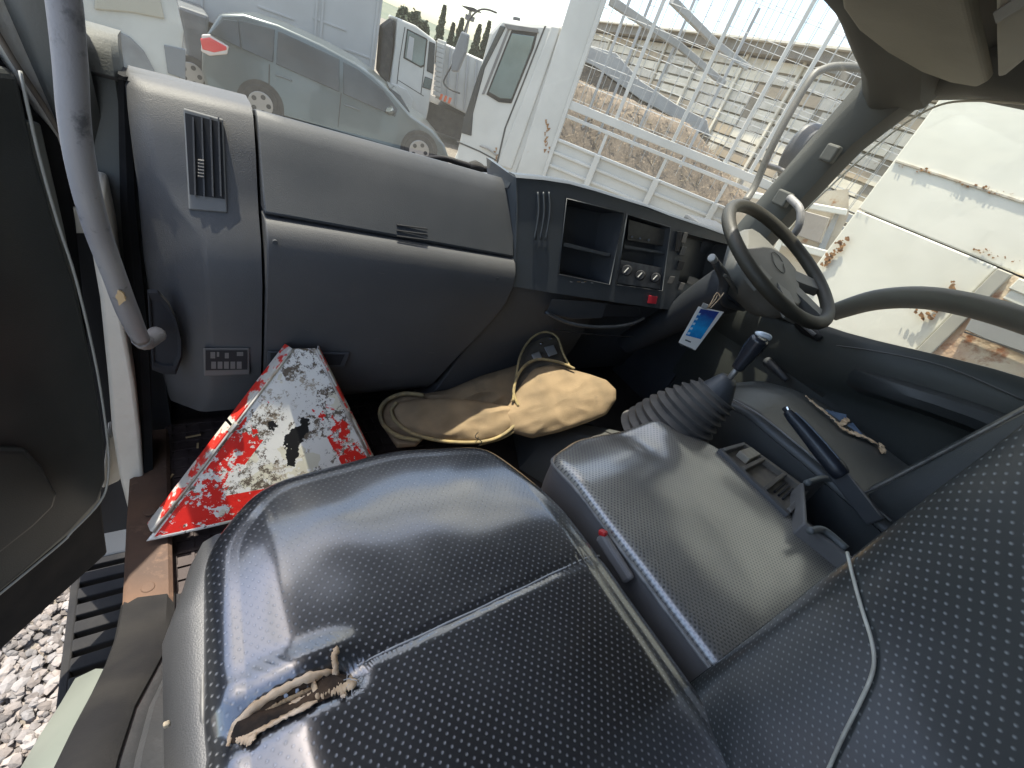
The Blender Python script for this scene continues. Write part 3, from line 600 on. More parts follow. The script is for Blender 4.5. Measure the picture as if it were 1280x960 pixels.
# radio and heater controls
MB().hexa([cf(786, 274, -.02), cf(834, 288, -.02), cf(832, 308, -.02), cf(784, 300, -.02)], [cf(786, 274, -.04), cf(834, 288, -.04), cf(832, 308, -.04), cf(784, 300, -.04)]).build('radio_face', mk('radio_grey', (.07, .068, .062), (.10, .095, .085), 60, rough=.5), db, bevel=.001)
for x, y in ((790, 296), (800, 298), (811, 300)): MB().cyl(cf(x, y, -.02), cf(x, y, -.012), .003, 10).build('radio_knob', PLD, db)
MB().hexa([cf(781, 306, -.01), cf(833, 315, -.01), cf(832, 318, -.01), cf(780, 310, -.01)], [cf(781, 306, -.04), cf(833, 315, -.04), cf(832, 318, -.04), cf(780, 310, -.04)]).build('radio_shelf', PLB, db)
hc = MB().hexa([cf(776, 325, -.012), cf(830, 335, -.012), cf(827, 362, -.012), cf(772, 354, -.012)], [cf(776, 325, -.04), cf(830, 335, -.04), cf(827, 362, -.04), cf(772, 354, -.04)]).build('heater_panel', mk('heater_grey', (.16, .16, .16), (.10, .10, .10), 50, rough=.4), db, bevel=.001)
for x, y, r in ((783, 338, .017), (800, 344, .016), (819, 347, .016)):
    kn = MB().cyl(cf(x, y, -.012), cf(x, y, .006), r, 20, r * .85).build('heater_knob', VOID, hc, bevel=.002)
    a = cf(x, y, .0065); MB().beam(a + Vector((-.004, 0, -.007)), a + Vector((.004, 0, .008)), .003, .003).build('pointer', THR, hc)
# switch column
for x0, y0, x1, y1, m in ((846, 288, 853, 291, VOID), (852, 289, 858, 306, GREYP), (849, 308, 856, 322, PLD), (847, 323, 854, 336, PLD), (838, 343, 846, 356, GREYP), (851, 352, 858, 366, GREYP)):
    pass
for (x, y, ww, hh, m) in ((848, 302, 6, 26, VOID), (856, 297, 5, 14, GREYP), (854, 314, 6, 12, PLD), (851, 332, 7, 12, VOID), (839, 350, 6, 10, GREYP), (852, 358, 5, 10, GREYP)):
    q = [(x - ww / 2 + 2, y - hh / 2), (x + ww / 2 + 2, y - hh / 2 + 1), (x + ww / 2 - 2, y + hh / 2), (x - ww / 2 - 2, y + hh / 2 - 1)]
    MB().hexa([cf(*p, .001) for p in q], [cf(*p, .007) for p in q]).build('switch', m, db, bevel=.001)
q = [(811, 369), (822, 371), (820, 380), (809, 379)]; MB().hexa([cf(*p, .0005) for p in q], [cf(*p, .0055) for p in q]).build('hazard_switch', mk('hazard_red', (.55, .03, .05), rough=.4), db, bevel=.001)
# grey bezel at the foot of the instrument recess
q = [(862, 345), (892, 356), (890, 364), (858, 354)]; MB().hexa([cf(*p, -.01) for p in q], [cf(*p, -.03) for p in q]).build('cluster_bezel', GREYP, db)
rn = random.Random(21)
for i in range(26):
    x = rn.uniform(.14, .60); z = rn.uniform(-.68, -.40); a = Vector((x, lerp(.812, .838, (-.40 - z) / .28) - .0035, z)); an = rn.uniform(0, 3.14); l_ = rn.uniform(.004, .022)
    MB().beam(a, a + Vector((math.cos(an) * l_, 0, math.sin(an) * l_)), .0005, .0006).build('scratch', GREYP, db)
for x_, z_ in ((.13, -.36), (.60, -.40)): MB().cyl(Vector((x_, .8165, z_)), Vector((x_, .8125, z_)), .004, 12).build('screw_cap', PLD, db)
# scar in the plastic
for k in range(5):
    x = 714 + k * 6 + random.uniform(-2, 2); y = 353 + random.uniform(-1.5, 2.5); a = cf(x, y, .0006); MB().beam(a, a + Vector((.012, 0, random.uniform(-.004, .004))), .0012, .0025).build('scratch', CANV if k % 2 else THR, db)
# lower centre panel
rows = []
for x, yt, zt, zb in ((.60, .838, -.405, -.86), (.66, .838, -.405, -.86), (.80, .838, -.42, -.84), (.95, .85, -.45, -.80), (1.06, .88, -.46, -.78)):
    rows.append([(x, 1.02, zt + .03), (x, yt + .01, zt + .012), (x, yt, zt), (x, yt - .002, zt - .04), (x + .0, yt + .02, zb + .1), (x, yt + .05, zb), (x, 1.02, zb)])
for j, r in enumerate(rows):
    if j == 0: rows[0] = [(lerp(.655, .54, sstep(-.42, -.86, z)), y, z) for x, y, z in r]
loft(rows, 'lower_centre_panel', PL, db, bevel=.004)
# ashtray pocket lip
def lf(px, py, off=0): N = Vector((-.12, -1, .05)).normalized(); return hit(px, py, Vector((.75, .828, -.47)) + N * off, N)
q = [(690, 373), (760, 379), (752, 398), (715, 399), (683, 392)]; MB().hexa([lf(*p, .004) for p in q], [lf(*p, .0) for p in q]).build('coin_tray', PLD, db, bevel=.002)
q = [(756, 380), (800, 384), (800, 397), (753, 396)]; MB().hexa([lf(*p, .004) for p in q], [lf(*p, .001) for p in q]).build('socket_panel', VOID, db, bevel=.002)
MB().tube([lf(682, 390, .008), lf(712, 404, .02), lf(750, 409, .024), (lf(785, 406, .018)), lf(805, 398, .004)], .0055, 8).build('tray_lip', PLB, db, smooth=True)
MB().tube([lf(692, 412, .004), lf(740, 418, .003), lf(790, 421, .003)], .002, 6).build('panel_seam', VOID, db, smooth=True)
# under-dash darkness on the driver side: column shroud panel
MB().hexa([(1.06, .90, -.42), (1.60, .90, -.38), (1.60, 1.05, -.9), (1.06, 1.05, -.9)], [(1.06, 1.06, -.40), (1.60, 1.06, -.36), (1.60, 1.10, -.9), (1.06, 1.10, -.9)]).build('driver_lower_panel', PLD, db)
MB().hexa([(1.40, .86, -.21), (1.59, .84, -.22), (1.59, .88, -.42), (1.40, .90, -.42)], [(1.40, 1.0, -.20), (1.59, 1.0, -.20), (1.59, 1.0, -.42), (1.40, 1.0, -.42)]).build('driver_end_panel', PLD, db, bevel=.01)
struct(MB().box(1.59, 1.66, .80, 1.12, -.99, -.24).build('right_kick_panel', PLD))
struct(MB().box(-.12, -.055, 1.0, 1.12, -.95, -.24).build('left_kick_panel', PLD))
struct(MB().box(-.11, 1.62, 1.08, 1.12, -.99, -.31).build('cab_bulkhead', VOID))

# ================================================================== STEERING WHEEL
swh = empty('steering_wheel', 'worn dark steering wheel with padded grey hub at the right of the dash', 'steering wheel')
WC = Vector((1.283, .575, -.1785)); ba = rad(25); WX = Vector((1, 0, 0)); WY = Vector((0, math.cos(ba), math.sin(ba))); WN = WX.cross(WY)
def wp(a, r, h=0): return WC + WX * (math.cos(a) * r) + WY * (math.sin(a) * r) + WN * h
WM = mk('wheel_grip', (.045, .043, .034), (.032, .030, .024), 12, rough=.55, bump=.4, bsc=300)
HUBM = mk('wheel_hub_grey', (.17, .168, .155), (.13, .13, .12), 6, rough=.55, bump=.3, bsc=300)
MB().tube([wp(i * math.pi / 12, .190) for i in range(24)], .0168, 14, closed=True, sub=3).build('rim', WM, swh, smooth=True)
rows = []
for r, h in ((.02, -.14), (.08, -.12), (.112, -.08), (.122, -.05), (.122, -.032), (.110, -.014), (.06, -.006), (.0, -.004)):
    rows.append([wp(i * math.pi / 12, max(.001, r * (1 + .12 * math.cos(4 * i * math.pi / 12))), h) for i in range(24)])
loft(rows, 'hub', HUBM, swh)
for a in (-.35, math.pi + .35, math.pi * 1.5 - .45, math.pi * 1.5 + .45):
    rows = [[wp(a - s_, r, -.02 - .02 * (.2 - r) / .13 - .004), wp(a + s_, r, -.02 - .004 - .02 * (.2 - r) / .13), wp(a + s_, r, .0 - .012 * (.2 - r) / .13), wp(a - s_, r, -.012 * (.2 - r) / .13)] for r, s_ in ((.07, .32), (.12, .18), (.16, .12), (.188, .11))]
    loft(rows, 'spoke', HUBM, swh)
MB().tube([wp(.2 + i * .5, .03 + .008 * math.sin(i), -.003) for i in range(13)], .0012, 6).build('hub_emblem', WM, swh, smooth=True)
# column, cowl, stalks
col_ = empty('steering_column', 'dark plastic steering column cowl with stalks behind the wheel', 'steering column')
rows = []
for h, r, k in ((-.06, .05, 1), (-.085, .066, 1.1), (-.13, .070, 1.15), (-.20, .064, 1.1), (-.30, .05, 1.05), (-.52, .04, 1)):
    cc = WC + WN * h + Vector((0, .03, 0)) * (-h / .2)
    rows.append([cc + WX * math.cos(i * math.pi / 8) * r * k + WY * math.sin(i * math.pi / 8) * r for i in range(16)])
loft(rows, 'cowl', mk('cowl_black', (.022, .025, .030), (.03, .034, .04), 6, rough=.5), col_)
a = on(903, 375, 1, .60); b = on(893, 326, 1, .60); MB().tube([on(930, 385, 1, .60), a, on(906, 350, 1, .60), b], [.010, .013, .015, .008], 12).build('wiper_stalk', PLD, col_, smooth=True)
c = on(893, 326, 1, .60); MB().tube([c, c + (b - a).normalized() * .012 + Vector((-.010, 0, 0))], [.009, .010], 12).build('stalk_knob', mk('knob_grey', (.30, .31, .31), rough=.4), col_, smooth=True, bevel=.002)
MB().tube([on(905, 343, 1, .585), on(914, 354, 1, .58), on(924, 370, 1, .585)], [.004, .006, .005], 8).build('exhaust_brake_stalk', HUBM, col_, smooth=True)
# key and tag
KT = empty('key_tag', 'blue and white plastic key tag on a frayed string hanging from the ignition', 'key tag')
def kf(px, py, off=0): N = Vector((-.5, -.8, .3)).normalized(); return hit(px, py, Vector((1.03, .52, -.38)) + N * off, N)
def kp(nm, pts, o0, o1, m, bev=.0008): return MB().hexa([kf(*p, o0) for p in pts], [kf(*p, o1) for p in pts]).build(nm, m, KT, bevel=bev)
kp('tag_body', ((873, 383), (905, 390), (869, 438), (848, 428)), 0, .003, mk('tag_white', (.75, .74, .70), rough=.4))
bl = bpy.data.materials.new('tag_blue_print'); bl.use_nodes = True; n = bl.node_tree; b = n.nodes['Principled BSDF']; b.inputs['Roughness'].default_value = .25
tt = n.nodes.new('ShaderNodeTexCoord'); sx = n.nodes.new('ShaderNodeSeparateXYZ'); rp = n.nodes.new('ShaderNodeValToRGB'); mr = n.nodes.new('ShaderNodeMath'); mr.operation = 'MULTIPLY_ADD'; zz = n.nodes.new('ShaderNodeTexNoise'); zz.inputs['Scale'].default_value = 90
n.links.new(tt.outputs['Generated'], sx.inputs[0]); n.links.new(tt.outputs['Object'], zz.inputs[0]); n.links.new(zz.outputs[0], mr.inputs[0]); mr.inputs[1].default_value = .35; n.links.new(sx.outputs[2], mr.inputs[2]); n.links.new(mr.outputs[0], rp.inputs[0])
rp.color_ramp.elements[0].position = .25; rp.color_ramp.elements[0].color = (.02, .22, .55, 1); rp.color_ramp.elements[1].position = 1.05; rp.color_ramp.elements[1].color = (.03, .06, .26, 1)
e_ = rp.color_ramp.elements.new(.5); e_.color = (.02, .33, .70, 1); n.links.new(rp.outputs[0], b.inputs['Base Color'])
kp('printed_card', ((876, 386), (899, 390), (876, 424), (857, 419)), .0032, .0038, bl, 0)
for i in range(5):
    x = 873 - i * 3.2; y = 391 + i * 6; q = ((x, y), (x + 3, y + .6), (x + 1.4, y + 3.4), (x - 1.6, y + 2.6)); kp('print_mark', q, .0039, .0042, mk('print_pale', (.45, .62, .72), rough=.4), 0)
for q in (((857, 424), (864, 427), (863, 428.5), (856, 425.5)), ((850, 430), (855, 432), (854, 433.4), (849.4, 431.6)), ((859, 433), (866, 436), (865.4, 437), (858.6, 434.4))): kp('print_line', q, .0032, .0036, PLD, 0)
for pts in (((886, 384), (893, 376), (897, 369)), ((888, 385), (897, 376), (905, 366)), ((884, 386), (889, 378), (896, 366), (901, 372))):
    MB().tube([kf(x, y, .004) for x, y in pts], .0013, 6).build('string', FOAM, KT, smooth=True)
kp('cord_stopper', ((879, 378), (886, 381), (883, 387), (876, 384)), .002, .010, THR, .002)

# ================================================================== SEATS
def resample(pts, n, closed=True):
    P = [Vector(p) for p in pts]; P2 = P + [P[0]] if closed else P; Ls = [0]
    for i in range(len(P2) - 1): Ls.append(Ls[-1] + (P2[i + 1] - P2[i]).length)
    out = []; T = Ls[-1]
    for k in range(n):
        d = T * k / n if closed else T * k / (n - 1); i = max(j for j in range(len(Ls)) if Ls[j] <= d + 1e-9); i = min(i, len(P2) - 2)
        t = (d - Ls[i]) / max(1e-9, Ls[i + 1] - Ls[i]); out.append(P2[i].lerp(P2[i + 1], t))
    return out
def rounded(pts, rr, seg=10):
    """round the corners of a polygon in the plane; rr radius per corner"""
    out = []; n = len(pts)
    for i in range(n):
        p = Vector(pts[i]); a = Vector(pts[i - 1]); b = Vector(pts[(i + 1) % n]); r = rr[i]
        d1 = (a - p).normalized(); d2 = (b - p).normalized(); ang = d1.angle(d2); t = min(r / math.tan(ang / 2), (a - p).length * .48, (b - p).length * .48)
        if r < 1e-4: out.append(p); continue
        p1, p2 = p + d1 * t, p + d2 * t
        for k in range(seg + 1):
            u = k / seg; out.append(p1.lerp(p, u).lerp(p.lerp(p2, u), u))
    return out
def outline_normals(O):
    n = len(O); N = []
    for i in range(n):
        t = (O[(i + 1) % n] - O[i - 1]).normalized(); N.append(Vector((t.y, -t.x)))
    c = sum(O, Vector((0, 0))) / n
    s = sum((O[i] - c).dot(N[i]) for i in range(n)); 
    return [v if s > 0 else -v for v in N]
def cushion(name, O, zf, mtop, parent, r=.035, n=180, rings=26, drop=.0):
    O = resample(O, n); N = outline_normals(O); c = sum(O, Vector((0, 0))) / n
    rows = []
    K = 8
    for k in range(K + 1):                       # roll over the edge
        a = math.pi / 2 * k / K; ins = r * (1 - math.sin(math.pi / 2 - a) ) if False else r * (1 - math.cos(a)); dz = -r * (1 - math.sin(a))
        rows.append([(O[i].x - N[i].x * ins, O[i].y - N[i].y * ins, zf(O[i].x - N[i].x * r, O[i].y - N[i].y * r) + dz) for i in range(n)])
    for j in range(1, rings + 1):
        t = j / rings * .998; row = []
        for i in range(n):
            q = (O[i] - N[i] * r).lerp(c, t); row.append((q.x, q.y, zf(q.x, q.y)))
        rows.append(row)
    if drop: rows.insert(0, [(x, y, z - drop) for x, y, z in rows[0]])
    mb = MB(); mb.v = [p for r_ in rows for p in r_]
    for a in range(len(rows) - 1):
        for i in range(n): mb.f.append([a * n + i, a * n + (i + 1) % n, (a + 1) * n + (i + 1) % n, (a + 1) * n + i])
    mb.f.append([(len(rows) - 1) * n + i for i in range(n)])
    o = mb.build(name, mtop, parent, smooth=True, uv=lambda v: (v.x, v.y))
    return o, O, N
def skirt(name, O, N, z0, z1, m, parent, ins0=.0, ins1=.0, zf=None, bulge=0):
    n = len(O); rows = []
    for k in range(7):
        t = k / 6; ins = lerp(ins0, ins1, t) - bulge * math.sin(math.pi * t)
        rows.append([(O[i].x - N[i].x * ins, O[i].y - N[i].y * ins, lerp((zf(O[i].x, O[i].y) if zf else 0) + z0, z1, t)) for i in range(n)])
    o = loft(rows, name, m, parent, cap=True); return o
def drape(pts, zf, r, name, m, parent, off=.001, sub=5):
    return MB().tube([(x, y, zf(x, y) + off) for x, y in pts], r, 6, sub=sub).build(name, m, parent, smooth=True)
V2 = lambda x, y: Vector((x, y))

ps = empty('passenger_seat', 'shiny black perforated vinyl passenger seat nearest the camera, torn at its seam', 'seat', loc=(0, 0, 0))
OUT = rounded([V2(-.030, -.40), V2(.468, -.40), V2(.468, .15), V2(.462, .26), V2(.415, .435), V2(.25, .467), V2(.06, .445), V2(-.008, .36), V2(-.022, .10)], [.02, .02, .1, .12, .07, .3, .10, .10, .2])
SEAMY = .165
def zc(x, y):
    z = -.497 + .010 * math.exp(-((x - .24) / .2) ** 2)
    z -= .032 * max(0, (y - .20) / .22) ** 2            # falls away to the front
    z -= .020 * sstep(.07, -.02, x) + .016 * sstep(.41, .47, x)
    z -= .014 * math.exp(-(((x - .22) / .17) ** 2 + ((y - .20) / .14) ** 2))      # sat-in hollow
    z += .004 * math.exp(-((x - .12) / .05) ** 2 - ((y - .34) / .05) ** 2)
    z -= .0035 * math.exp(-((y - SEAMY - .012 * (x / .47)) / .0032) ** 2)
    # torn seam gapes
    z -= .012 * math.exp(-((y - SEAMY + .004) / .010) ** 2) * sstep(.125, .09, x)
    z += .006 * math.exp(-((y - SEAMY - .024) / .012) ** 2) * sstep(.13, .08, x) * sstep(-.02, .03, x)
    z += .0012 * noise.noise(Vector((x * 14, y * 14, 3)))
    return z
cu, Oc, Nc = cushion('seat_cushion', OUT, zc, VIN, ps, r=.032, rings=90, n=240)
skirt('side_boxing', Oc, Nc, -.034, -.60, VP, ps, .001, -.004, zf=zc, bulge=.004)
# piping round the rim
MB().tube([(Oc[i].x + Nc[i].x * .001, Oc[i].y + Nc[i].y * .001, zc(Oc[i].x, Oc[i].y) - .030) for i in range(0, 240, 3)], .0030, 8, closed=True, sub=3).build('piping', mk('worn_piping', (.09, .088, .082), (.03, .03, .03), 40, rough=.5), ps, smooth=True)
# grey shell round the seat base
O2 = [Oc[i] + Nc[i] * .012 for i in range(240)]; skirt('base_shell', O2, Nc, -.60, -.80, GREYP, ps, .0, .02)
side = [(-.028, y) for y in (.40, .3, .2, .1, 0, -.1, -.2, -.3)]
rows = []
for y in (.385, .36, .30, .2, .1, 0, -.1, -.25, -.4):
    k = sstep(.39, .30, y); xo = -.012 - .028 * k + .005
    rows.append([(xo + .014, y, -.545), (xo, y, -.555), (xo - .016, y, -.60), (xo - .020, y, -.72), (xo - .010, y, -.88), (xo + .03, y, -.88), (xo + .03, y, -.545)])
loft(rows, 'side_valance', mk('valance_plastic', (.036, .037, .038), (.048, .048, .048), 7, rough=.5, bump=.4, bsc=600), ps)
def sy(x): return SEAMY + .012 * (x / .47)
drape([(x, sy(x) + .0008 * math.sin(x * 90)) for x in [.108 + i * .0352 for i in range(11)]], zc, .0013, 'seam_thread_or_highlight', THR, ps, .0012)
# tear: foam edges, dark gap, hanging scraps
def ragged(cx0, cx1, yfn, wfn, name, m, off, th=.004, seed=1, n=26):
    rn = random.Random(seed); top = []; bot = []
    for i in range(n + 1):
        t = i / n; x = lerp(cx0, cx1, t); wv = wfn(t); a = yfn(x) + wv * rn.uniform(.75, 1.15); b = yfn(x) - wv * rn.uniform(.75, 1.15)
        top.append((x, a)); bot.append((x, b))
    mb = MB()
    for i in range(n):
        q = [top[i], top[i + 1], bot[i + 1], bot[i]]; zz = [zc(*p) + off + rn.uniform(0, .001) for p in q]
        mb.v += [(p[0], p[1], z) for p, z in zip(q, zz)] + [((top[i][0]), (top[i][1] + bot[i][1]) / 2, zc(top[i][0], top[i][1]) + off + th)]
        k = len(mb.v) - 5; mb.f += [[k, k + 1, k + 4], [k + 1, k + 2, k + 4], [k + 2, k + 3, k + 4], [k + 3, k, k + 4]]
    me_ = mb.build(name, m, ps); return me_
def ribbon(name, pts, wd, m, off, seed=2, lift=.0012):
    rn = random.Random(seed); P = resample([Vector((a, b)) for a, b in pts], 34, False); mb = MB(); L_ = []; R_ = []; M_ = []
    for i, p in enumerate(P):
        d = (P[min(i + 1, 33)] - P[max(i - 1, 0)]).normalized(); nn = Vector((-d.y, d.x)); e = min(1, i / 4, (33 - i) / 4) * .9 + .1
        for A, s in ((L_, 1), (M_, 0), (R_, -1)):
            q = p + nn * s * wd * e * rn.uniform(.5, 1.2); A.append((q.x, q.y, zc(q.x, q.y) + off + (lift * rn.uniform(.6, 1.3) if s == 0 else rn.uniform(-.001, .001))))
    mb.v = L_ + M_ + R_
    for i in range(33): mb.f += [[i, i + 1, 35 + i, 34 + i], [34 + i, 35 + i, 69 + i, 68 + i]]
    o = mb.build(name, m, ps, smooth=True); s = o.modifiers.new('s', 'SOLIDIFY'); s.thickness = .0015; return o
def T2(px, py): v = on(px, py, 2, -.503); return (v.x, v.y)
# flat sheet of foam, darkened in colour for the shaded depth of the tear
ti = [T2(*p) for p in ((284, 920), (296, 892), (330, 870), (370, 853), (412, 841), (438, 843), (442, 860), (414, 873), (380, 888), (345, 903), (304, 922))]
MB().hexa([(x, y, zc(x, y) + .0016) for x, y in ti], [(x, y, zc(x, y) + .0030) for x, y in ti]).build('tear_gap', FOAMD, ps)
ribbon('torn_edge', [T2(*p) for p in ((284, 926), (290, 902), (316, 881), (350, 864), (386, 849), (416, 840))], .0030, FOAM, .004, 3)
ribbon('torn_edge', [T2(*p) for p in ((300, 920), (320, 912), (348, 901), (374, 890), (396, 880))], .0024, FOAM, .004, 4)
ribbon('torn_edge', [T2(*p) for p in ((385, 868), (404, 861), (424, 858), (446, 855))], .0085, mk('pale_foam', (.62, .47, .30), (.42, .30, .18), 90, rough=.95, bump=1, bsc=300), .003, 5, .003)
ribbon('torn_scrap', [T2(*p) for p in ((423, 856), (419, 842), (416, 828), (419, 818))], .0026, FOAM, .006, 6, .002)
ribbon('torn_scrap', [T2(*p) for p in ((426, 860), (427, 868), (430, 876))], .003, FOAM, .004, 7)
ribbon('torn_scrap', [T2(*p) for p in ((296, 912), (308, 918), (318, 924))], .005, FOAM, .004, 8)
ribbon('torn_foam_strip', [T2(*p) for p in ((300, 908), (330, 893), (356, 880), (384, 868))], .0022, FOAM, .0045, 11)
ribbon('torn_foam_strip', [T2(*p) for p in ((330, 884), (360, 871), (392, 859))], .0016, mk('old_foam', (.36, .26, .15), (.22, .15, .08), 80, rough=.95), .0045, 12)
for k_ in range(16):
    x_, y_ = T2(438 + random.uniform(-14, 14), 856 + random.uniform(-12, 12)); a_ = random.uniform(0, 6.28); z_ = zc(x_, y_) + .003
    MB().tube([(x_, y_, z_), (x_ + math.cos(a_) * .004, y_ + math.sin(a_) * .004, z_ + .003), (x_ + math.cos(a_ + .6) * .009, y_ + math.sin(a_ + .6) * .009, z_ + .001)], .0004, 4, sub=2).build('loose_fibre', THR, ps)
# backrest: front face with a bulging outer bolster
SEAM = [(.470, -.245), (.432, -.252), (.405, -.262), (.392, -.277), (.386, -.295), (.372, -.33), (.355, -.37), (.33, -.43)]
def yb(x, z):
    t = sstep(.478, .33, x); y = -.002 - .19 * t ** .9
    y -= .012 * sstep(.02, -.06, x) 
    y += .010 * sstep(-.50, -.56, z) * t
    lo_ = sstep(-.24, -.20, z)
    # seam groove running down the bolster
    dmin = 9
    for i in range(len(SEAM) - 1):
        a = Vector(SEAM[i]); b = Vector(SEAM[i + 1]); p = Vector((x, z)); u = max(0, min(1, (p - a).dot(b - a) / (b - a).length_squared)); dmin = min(dmin, (p - a - (b - a) * u).length)
    y += .0012 * noise.noise(Vector((x * 18, z * 18, 1)))
    y += .010 * math.exp(-((x - .37) / .05) ** 2 - ((z + .30) / .06) ** 2)
    return y
def onback(px, py):
    r = ray(px, py); t = .0001
    while t < .003:
        p = r * t
        if p.x > .4735 or p.y < yb(p.x, p.z): return p - r * .000004
        t += .000002
    return r * t
zs = [lerp(-.60, .22, j / 90) for j in range(91)]; xs_ = [lerp(.474, -.03, (i / 70) ** 1.2) for i in range(71)]
mb = MB(); 
edge = [(.470, -.24), (.476, -.10), (.480, -.05), (.4795, -.03), (.479, -.016), (.4765, -.006)]
for z in zs:
    z_ = z
    for ex, ey in edge: mb.v.append((ex, ey, z_))
    for x in xs_: mb.v.append((x, yb(x, z_), z_))
nx = len(edge) + 71
for j in range(90):
    for i in range(nx - 1): mb.f.append([j * nx + i, j * nx + i + 1, (j + 1) * nx + i + 1, (j + 1) * nx + i])
ual = [0]
prof_b = edge + [(x, yb(x, -.30)) for x in xs_]
for (xa, ya), (xb, yb_) in zip(prof_b, prof_b[1:]): ual.append(ual[-1] + math.hypot(xb - xa, yb_ - ya))
o = mb.build('backrest', VINB, ps, smooth=True); l_ = o.data.uv_layers.new(name='UVMap')
for lp in o.data.loops: i_ = lp.vertex_index; l_.data[lp.index].uv = (ual[i_ % nx], o.data.vertices[i_].co.z)
MB().tube([onback(*p) + Vector((0, .0015, 0)) for p in ((1061, 692), (1068, 722), (1080, 765), (1091, 800), (1095, 828), (1090, 852), (1075, 885), (1055, 925), (1035, 970), (1015, 1010))], .0015, 8).build('backrest_seam', mk('worn_welt', (.50, .48, .40), (.30, .28, .23), 40, rough=.6), ps, smooth=True)
MB().box(-.02, .465, -.30, -.235, -.60, .22).build('backrest_shell', GREYP, ps, bevel=.01)

# ---- middle seat (folded flat)
ms = empty('middle_seat', 'dusty grey perforated vinyl middle seat beside the gear lever', 'seat')
OM = rounded([V2(.505, -.35), V2(.925, -.35), V2(.925, .27), V2(.862, .375), V2(.74, .405), V2(.60, .405), V2(.505, .37)], [.02, .02, .08, .07, .2, .10, .05])
def zm(x, y):
    z = -.497 + .006 * math.sin((x - .5) / .42 * math.pi) - .05 * max(0, (y - .28) / .14) ** 2 * (1 - .6 * math.exp(-((x - .80) / .05) ** 2))
    z += .012 * math.exp(-((x - .80) / .035) ** 2 - ((y - .37) / .07) ** 2) - .008 * math.exp(-((x - .72) / .03) ** 2 - ((y - .35) / .06) ** 2)
    z -= .006 * math.exp(-((x - .70) / .15) ** 2 - ((y - .12) / .2) ** 2); z += .0015 * noise.noise(Vector((x * 12, y * 12, 8))); return z
cm, Om, Nm = cushion('seat_cushion', OM, zm, VINM, ms, r=.018, rings=30, n=180)
skirt('side_shell', Om, Nm, -.018, -.64, GREYP, ms, .0, .012, zf=zm, bulge=.003)
MB().tube([(Om[i].x, Om[i].y, zm(Om[i].x, Om[i].y) - .017) for i in range(0, 180, 3)], .0035, 8, closed=True, sub=3).build('piping', mk('pale_worn_piping', (.25, .245, .23), (.12, .12, .115), 30, rough=.5), ms, smooth=True)
# buckle between the seats
bk = empty('seat_belt_buckle', 'grey seat belt buckle with a red button wedged between the seats', 'buckle')
a = Vector((.488, .205, -.515)); d = Vector((.01, -.10, -.02)).normalized()
MB().beam(a, a + d * .075, .012, .022).build('buckle_body', mk('buckle_grey', (.19, .18, .17), rough=.5), bk, bevel=.005)
MB().beam(a + Vector((0, .004, .004)), a + d * .008 + Vector((0, 0, .012)), .010, .010).build('red_button', REDB, bk, bevel=.003)

# ---- driver seat
ds = empty('driver_seat', 'black vinyl driver seat with torn front edge beyond the handbrake', 'seat')
OD = rounded([V2(1.055, -.3), V2(1.50, -.3), V2(1.50, .38), V2(1.44, .45), V2(1.16, .47), V2(1.065, .44)], [.02, .02, .06, .05, .1, .05])
def zd(x, y): return -.452 + .010 * math.sin((x - 1.05) / .45 * math.pi) - .06 * max(0, (y - .30) / .17) ** 2 - .03 * max(0, (x - 1.30) / .2) ** 1.5 + .003 * noise.noise(Vector((x * 9, y * 9, 2)))
cd, Od, Nd = cushion('seat_cushion', OD, zd, VP, ds, r=.022, rings=24, n=140)
skirt('side_boxing', Od, Nd, -.022, -.62, VP, ds, .0, .006, zf=zd, bulge=.006)
skirt('base_shell', Od, Nd, -.62, -.80, PLD, ds, .01, .02)
MB().tube([(x, y, zd(x, y) + .002) for x, y in [(1.072, .43), (1.066, .38), (1.066, .30), (1.068, .2), (1.070, .1), (1.072, 0)]], .0022, 6).build('seam_thread_or_highlight', mk('edge_highlight', (.22, .22, .22), rough=.5), ds, smooth=True)  # pale line painting the highlight along the cushion's left edge
# tear in the driver's cushion
def DP(px, py): v = on(px, py, 2, -.455); return (v.x, v.y)
def dribbon(name, pts, wd, m, seed):
    rn = random.Random(seed); P = resample([Vector(DP(*p)) for p in pts], 24, False); mb = MB(); A = []; B = []
    for i, p in enumerate(P):
        d = (P[min(i + 1, 23)] - P[max(i - 1, 0)]).normalized(); nn = Vector((-d.y, d.x)); e = min(1, i / 4, (23 - i) / 4) * .9 + .1
        for L_, s in ((A, 1), (B, -1)):
            q = p + nn * s * wd * e * rn.uniform(.4, 1.2); L_.append((q.x, q.y, max(zd(q.x, q.y), -.47) + .004 + rn.uniform(0, .004)))
    mb.v = A + B; mb.f = [[i, i + 1, 25 + i, 24 + i] for i in range(23)]; o = mb.build(name, m, ds); s = o.modifiers.new('s', 'SOLIDIFY'); s.thickness = .002
dribbon('torn_edge', ((1002, 500), (1018, 515), (1033, 528), (1044, 540)), .006, FOAM, 1)
dribbon('torn_edge', ((1042, 540), (1054, 547), (1070, 552), (1084, 556), (1100, 564)), .010, FOAM, 2)
dribbon('torn_edge', ((1042, 540), (1052, 531), (1062, 521)), .007, FOAM, 3)
dribbon('torn_scrap', ((1096, 572), (1100, 562), (1102, 554)), .008, FOAM, 4)
BLU = mk('blue_lining', (.06, .11, .20), (.10, .16, .26), 30, rough=.7)
for q in (((1030, 514), (1056, 520), (1056, 526), (1044, 534)), ((1054, 534), (1064, 530), (1076, 545), (1072, 549), (1052, 545))):
    P_ = [DP(*p) for p in q]; MB().hexa([(x, y, -.452) for x, y in P_], [(x, y, -.449) for x, y in P_]).build('exposed_lining', BLU, ds)
